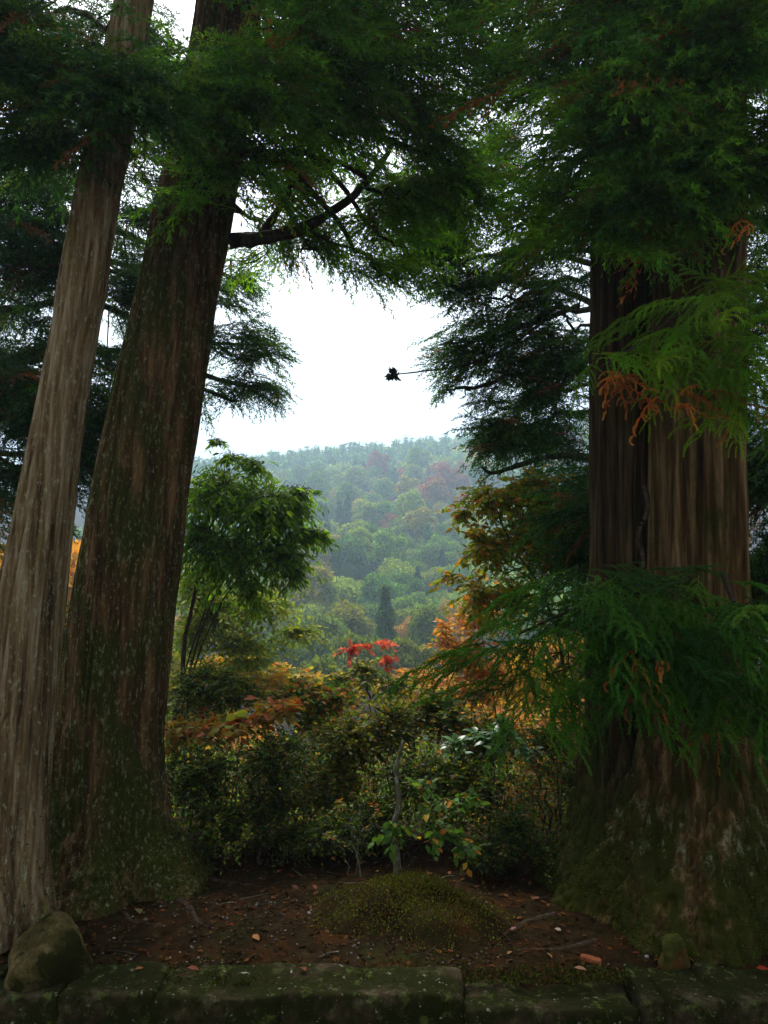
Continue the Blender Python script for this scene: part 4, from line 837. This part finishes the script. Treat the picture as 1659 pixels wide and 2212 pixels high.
# ------------------------------------------------------------------ trees of the valley and the hillside
def round_tree(seed, H, W, n, ls, conifer=False, core=False):
    r = np.random.default_rng(seed)
    if conifer:
        t = r.random(n) ** 0.75; z = H * (0.12 + 0.88 * (1 - t)); rad = W / 2 * t ** 0.9 * (0.8 + 0.25 * np.sin(z * 6.0 / H * 5 + r.random() * 6))
        a = r.random(n) * 6.283; rr = rad * (0.55 + 0.5 * r.random(n))
        P = np.stack([np.cos(a) * rr, np.sin(a) * rr, z], 1); D = np.stack([np.cos(a), np.sin(a), -0.45 + r.normal(size=n) * .3], 1); U = np.tile([0, 0, 1.0], (n, 1)) + r.normal(size=(n, 3)) * .4
    else:
        nb = 26; u = r.normal(size=(nb, 3)); u[:, 2] = np.abs(u[:, 2]) * 1.1 - .25; u /= np.linalg.norm(u, axis=1)[:, None]
        bc = u * np.array([W / 2, W / 2, H * .34]) * r.uniform(.45, .85, (nb, 1)) + np.array([0, 0, H * .60])
        br = W * r.uniform(.11, .22, nb); w = br ** 2; b = r.choice(nb, n, p=w / w.sum())
        v = r.normal(size=(n, 3)); v[:, 2] = v[:, 2] * .9 + .25; v /= np.linalg.norm(v, axis=1)[:, None]
        P = bc[b] + v * (br[b] * (0.6 + .45 * r.random(n)))[:, None] * np.array([1, 1, .75]); D = v + r.normal(size=(n, 3)) * .8 + np.array([0, 0, -.2]); U = v + r.normal(size=(n, 3)) * .5
    sc = ls * r.uniform(.7, 1.4, n)
    cl = np.clip(1 + r.normal(size=(n, 1)) * .32, .3, 2.0) * np.ones((1, 3)) * (1 + r.normal(size=(n, 3)) * .06)
    pr = [(LEAFV2 * np.array([1, 1.2, 1]), LEAFF2, np.ones((4, 3)))]
    Vv, ff, CC = scatter(pr, P, frame(D, U), sc, cl, r)
    if core:                                    # solid inner shell, added so the crown shades itself
        th = np.arange(7) * 2 * math.pi / 7; lv = np.linspace(0.02, 1, 5)
        ring = []
        for t_ in lv:
            if conifer: zc = H * (.14 + .84 * t_); rc = W / 2 * .6 * (1 - t_) ** .9
            else: zc = H * (.32 + .58 * t_); rc = W / 2 * .62 * math.sin(math.pi * (t_ * .86 + .10)) ** .6
            ring.append(np.stack([np.cos(th) * rc * r.uniform(.75, 1.15, 7), np.sin(th) * rc * r.uniform(.75, 1.15, 7), np.full(7, zc) + r.normal(size=7) * H * .02], 1))
        cv = np.vstack(ring); i, j = np.meshgrid(np.arange(4), np.arange(7), indexing='ij'); a = (i * 7 + j).ravel(); b = (i * 7 + (j + 1) % 7).ravel()
        cf = np.concatenate([np.stack([a, b, b + 7], 1), np.stack([a, b + 7, a + 7], 1)])
        Vv, ff, CC = np.vstack([Vv, cv]), np.vstack([ff, cf + len(Vv)]), np.vstack([CC, np.full((len(cv), 3), .9)])
    return Vv, ff, CC
def trunk_mesh(H, r0, seed, forks=6):
    r = np.random.default_rng(seed)
    T = [tube(spline([(0, 0, -.4), (r.normal() * .1, r.normal() * .1, H * .4), (0, 0, H * .82)], 8), np.linspace(r0, r0 * .25, 8), 6)]
    for k in range(forks):
        a = r.random() * 6.28; z = H * r.uniform(.3, .6); T.append(tube(spline([(0, 0, z), (math.cos(a) * H * .1, math.sin(a) * H * .1, z + H * .08), (math.cos(a) * H * .2, math.sin(a) * H * .2, z + H * .2)], 5), np.linspace(r0 * .4, r0 * .1, 5), 4))
    return join(T)

TY = {}
for k, (kind, H, W, n, ls, con) in enumerate([('round', 8, 6.5, 6500, .36, False), ('round', 9, 6.0, 6500, .36, False), ('tall', 10, 5.0, 6500, .36, False), ('conifer', 10, 5.2, 5000, .44, True), ('conifer', 11, 4.8, 5000, .44, True), ('round', 7, 7.0, 6500, .36, False)]):
    V, f, C = round_tree(500 + k, H, W, n, ls, con, True); tv, tf = trunk_mesh(H, .16, 520 + k, 0 if con else 6)
    TY[k] = (mesh('crown', V, f, M_FAR, C), mesh('trunk', tv, tf, M_BRANCH), H, W)
def place_tree(ty, x, y, w, color, label, group, rng, name=None, hs_=1.0):
    cm, tm, H, W = TY[ty]; s = w / W
    nm = name or ('conifer_tree' if ty in (3, 4) else 'broadleaf_tree')
    root = thing(nm, label, 'tree', (x, y, gz(x, y)), group)
    root.rotation_euler = (0, 0, rng.random() * 6.28); root.scale = (s, s, s * hs_)
    c = link('crown', cm, root, color=color); t = link('trunk', tm, root)
    return root
r_ = np.random.default_rng(101)
# trees one can tell apart in the valley: (px, py of the top, width px, Y, type, colour, label)
MID = [(690, 1310, 140, 52, 0, (.075, .115, .03), 'rounded grey-green tree in the valley left of the pointed conifer'), (745, 1283, 110, 60, 2, (.13, .14, .035), 'yellowish green tree behind the rounded valley tree'),
       (832, 1262, 95, 56, 3, (.045, .085, .025), 'pointed dark green conifer in the middle of the valley trees'), (882, 1272, 70, 60, 1, (.26, .16, .085), 'tan leafless-looking tree right of the pointed valley conifer'),
       (930, 1290, 105, 56, 1, (.085, .12, .035), 'green tree right of the tan valley tree'), (902, 1222, 46, 92, 4, (.03, .055, .03), 'small dark conifer standing behind the tan valley tree'),
       (955, 1185, 50, 105, 4, (.04, .07, .035), 'dark conifer near the autumn tree edge, higher than the tan tree'), (665, 1200, 95, 130, 5, (.025, .045, .045), 'dark blue-green tree below the drooping green leaves'),
       (985, 1275, 90, 64, 0, (.20, .14, .06), 'brownish tree half hidden by the yellow-green autumn tree'), (610, 1360, 120, 44, 5, (.06, .10, .03), 'low green tree below the rounded valley tree'),
       (770, 1350, 120, 40, 0, (.085, .12, .035), 'broad green tree just above the salmon-red sapling'), (880, 1360, 110, 40, 2, (.10, .12, .04), 'olive tree just right of the salmon-red sapling'),
       (690, 1400, 120, 33, 1, (.08, .11, .03), 'green tree low in the valley left of the salmon-red sapling'), (470, 1385, 130, 24, 5, (.50, .22, .09), 'orange-salmon maple below the feathery green tree'),
       (560, 1400, 110, 22, 5, (.55, .20, .12), 'salmon pink maple right of the orange maple'), (420, 1400, 80, 20, 0, (.5, .25, .04), 'golden maple beside the thick cedar trunk'), (165, 1125, 400, 26, 0, (.36, .20, .03), 'golden yellow tree glimpsed between the slim and thick cedars'),
       (520, 1270, 90, 85, 3, (.06, .11, .05), 'soft green conifer behind the feathery tree'), (585, 1290, 80, 80, 3, (.055, .10, .045), 'soft green conifer left of the rounded valley tree'), (410, 1225, 90, 60, 0, (.26, .18, .13), 'greyish pink tree behind the feathery green tree'),
       (385, 1385, 240, 16, 2, (.10, .10, .03), 'olive tree on the slope right behind the thick cedar trunk'), (320, 1340, 240, 20, 2, (.07, .11, .03), 'green slope tree hidden behind the slim and thick cedars'),
       (1190, 1330, 230, 17, 2, (.22, .13, .04), 'russet slope tree seen through the drooping cedar sprays'), (1290, 1290, 240, 21, 2, (.09, .12, .03), 'green slope tree behind the dark stem of the double cedar'), (1130, 1400, 200, 14, 0, (.26, .17, .03), 'amber slope tree under the drooping cedar sprays'),
       (960, 1390, 110, 34, 5, (.24, .17, .05), 'ochre tree behind the orange-brown autumn tree'), (1060, 1380, 130, 30, 0, (.3, .17, .05), 'russet tree behind the autumn tree stems')]
for px, py, wpx, Y, ty, c, lab in MID:
    top = at(px, py, Y); w = wpx / F * Y; H = max(2.0, top[2] - gz(top[0], Y)); cm, tm, H0, W0 = TY[ty]
    place_tree(ty, top[0], Y, w, (min(.7, c[0] * 1.9), min(.7, c[1] * 1.9), c[2] * .8), lab, 'trees in the valley', r_, hs_=min(1.7, H / (H0 * w / W0)))

# hillside forest
def hill_color(px, py, con, r):
    if con: c = np.array([.08, .20, .04]) * r.uniform(.75, 1.4)
    else:
        c = np.array([[.17, .29, .03], [.25, .33, .035], [.35, .32, .04], [.11, .23, .04]][int(r.choice(4, p=[.42, .3, .13, .15]))]) * r.uniform(.8, 1.25)
        if 780 < px < 1010 and 1000 < py < 1110 and r.random() < .32: c = np.array([.36, .11, .04]) * r.uniform(.7, 1.2)
        elif r.random() < .035: c = np.array([.34, .17, .05])
    return c
pts = []
Y = 70.0
while Y < 375:
    sp_ = 3.7 if Y < 140 else 4.6
    x = X(150 if Y < 140 else 250, Y)
    while x < X(1420, Y):
        side = not (X(300 if Y < 150 else 370, Y) < x < X(1330 if Y < 150 else 1190, Y)); pts.append((x + r_.normal() * .9, Y + r_.normal() * 1.0)); x += sp_ * r_.uniform(.8, 1.3) * (2.6 if side else 1)
    Y += sp_ * r_.uniform(.8, 1.1)
pts = np.array(pts); zz = ground_z(pts[:, 0], pts[:, 1]); ppx, ppy, _ = proj(np.column_stack([pts, zz + 6]))
cnoise = fbm(np.column_stack([pts * .011, np.zeros(len(pts))]), 1.0, 3)
near_n = 0; FP = []
order = np.argsort(pts[:, 1])
LOWP = [round_tree(600 + k, 1, .9 if k < 3 else .58, 110 if k < 3 else 100, .125 if k < 3 else .13, k >= 3, True) for k in range(6)]
buckets = {k: [] for k in range(6)}
for i in order:
    x, y = pts[i]; con = cnoise[i] + (.15 if ppy[i] > 1100 else .03) + r_.normal() * .05 > .53
    if y < 70: continue
    c = hill_color(ppx[i], ppy[i], con, r_); vis = bool(in_poly(np.array([(ppx[i] - 800) * .85 + 800]), np.array([ppy[i]]))[0])
    if y < 260 and near_n < 230 and vis:
        ty = int(r_.choice([3, 4])) if con else int(r_.choice([0, 1, 2, 5]))
        w = r_.uniform(2.8, 3.8) if con else r_.uniform(3.4, 5.2)
        warm = c[0] > .2
        warm = c[0] > c[1] * 1.3; tone = 'rust-orange' if warm else 'yellow-green' if c[0] > .2 else 'light green' if c[1] > .2 else 'deep green' if c[1] < .13 else 'mid green'
        shape = {0: 'round-topped', 1: 'domed', 2: 'tall-crowned', 3: 'broad pointed', 4: 'narrow pointed', 5: 'wide spreading'}[ty]
        zone = 'at the foot of' if y < 95 else 'low on' if y < 130 else 'part way up'
        lab = f"{tone} {shape} {'conifer' if con else 'broadleaf tree'} {zone} the misty hillside"
        place_tree(ty, x, y, w, c, lab, f'{tone} {shape} trees {zone} the hillside', r_, hs_=r_.uniform(.9, 1.2)); near_n += 1
    else:
        k = int(r_.integers(3, 6)) if con else int(r_.integers(0, 3))
        buckets[k].append((x, y, zz[i] - .3, r_.uniform(6, 9) if con else r_.uniform(4.5, 7.5), c))
out = []
for k, L_ in buckets.items():
    P = np.array([q[:3] for q in L_]); s = np.array([q[3] for q in L_]); c = np.array([q[4] for q in L_])
    V, f, C = scatter([LOWP[k]], P, rotz(r_.random(len(P)) * 6.28), s, c, r_); out.append((V, f, C))
o_ = 0; Vs, Fs, Cs = [], [], []
for V, f, C in out: Vs.append(V); Fs.append(f + o_); Cs.append(C); o_ += len(V)
o = part('hillside_forest', np.vstack(Vs), np.vstack(Fs), M_FAR, None, np.clip(np.vstack(Cs), 0, 1), kind='stuff'); o['label'] = 'distant mixed forest covering the hazy hillside up to the ridge'
print('hill trees', len(pts), 'far tris', sum(len(f) for f in Fs))

# transmission tower on the ridge
def pylon():
    b = at(877, 975, 360); z0 = gz(b[0], 360); H = at(877, 934, 360)[2] - z0
    root = thing('transmission_tower', 'faint steel lattice tower standing on the hazy ridge', 'tower', (b[0], 360, z0))
    for sx in (-1, 1):
        for sy in (-1, 1):
            V, f = tube(np.array([[b[0] + sx * 1.7, 360 + sy * 1.7, z0 - .5], [b[0] + sx * .5, 360 + sy * .5, z0 + H * .75], [b[0], 360, z0 + H]]), np.array([.14, .1, .06]), 4); part('leg', V, f, M_STEEL, root)
    for t in (.62, .75, .88):
        V, f = tube(np.array([[b[0] - 1.8, 360, z0 + H * t], [b[0], 360, z0 + H * t + .3], [b[0] + 1.8, 360, z0 + H * t]]), np.array([.06, .1, .06]), 4); part('cross_arm', V, f, M_STEEL, root)
    for k in range(5):
        h0, h1 = H * (.1 + k * .13), H * (.1 + (k + 1) * .13); w0, w1 = 1.7 - 1.76 * h0 / H, 1.7 - 1.76 * h1 / H
        V, f = tube(np.array([[b[0] - w0, 360 - w0, z0 + h0], [b[0] + w1, 360 - w1, z0 + h1]]), np.array([.06, .06]), 4); part('brace', V, f, M_STEEL, root)
pylon()

# ------------------------------------------------------------------ haze
def haze():
    m, N, L = nodes('haze')
    v = N.new('ShaderNodeVolumePrincipled'); v.inputs['Color'].default_value = (0.62, 0.82, 1.0, 1); v.inputs['Density'].default_value = 0.0018; v.inputs['Anisotropy'].default_value = 0.45
    o = N.new('ShaderNodeOutputMaterial'); L.new(v.outputs[0], o.inputs['Volume'])
    lo = np.array([-720, -125, -35.0]); hi = np.array([720, 960, 150.0])
    V = np.array([[lo[0], lo[1], lo[2]], [hi[0], lo[1], lo[2]], [hi[0], hi[1], lo[2]], [lo[0], hi[1], lo[2]], [lo[0], lo[1], hi[2]], [hi[0], lo[1], hi[2]], [hi[0], hi[1], hi[2]], [lo[0], hi[1], hi[2]]])
    f = np.array([(0, 3, 2, 1), (4, 5, 6, 7), (0, 1, 5, 4), (1, 2, 6, 5), (2, 3, 7, 6), (3, 0, 4, 7)])
    h = link('haze', mesh('haze', V, f, m)); h['kind'] = 'stuff'; h['label'] = 'pale blue valley haze'
haze()
print('tris', sum(len(m.polygons) for m in bpy.data.meshes))
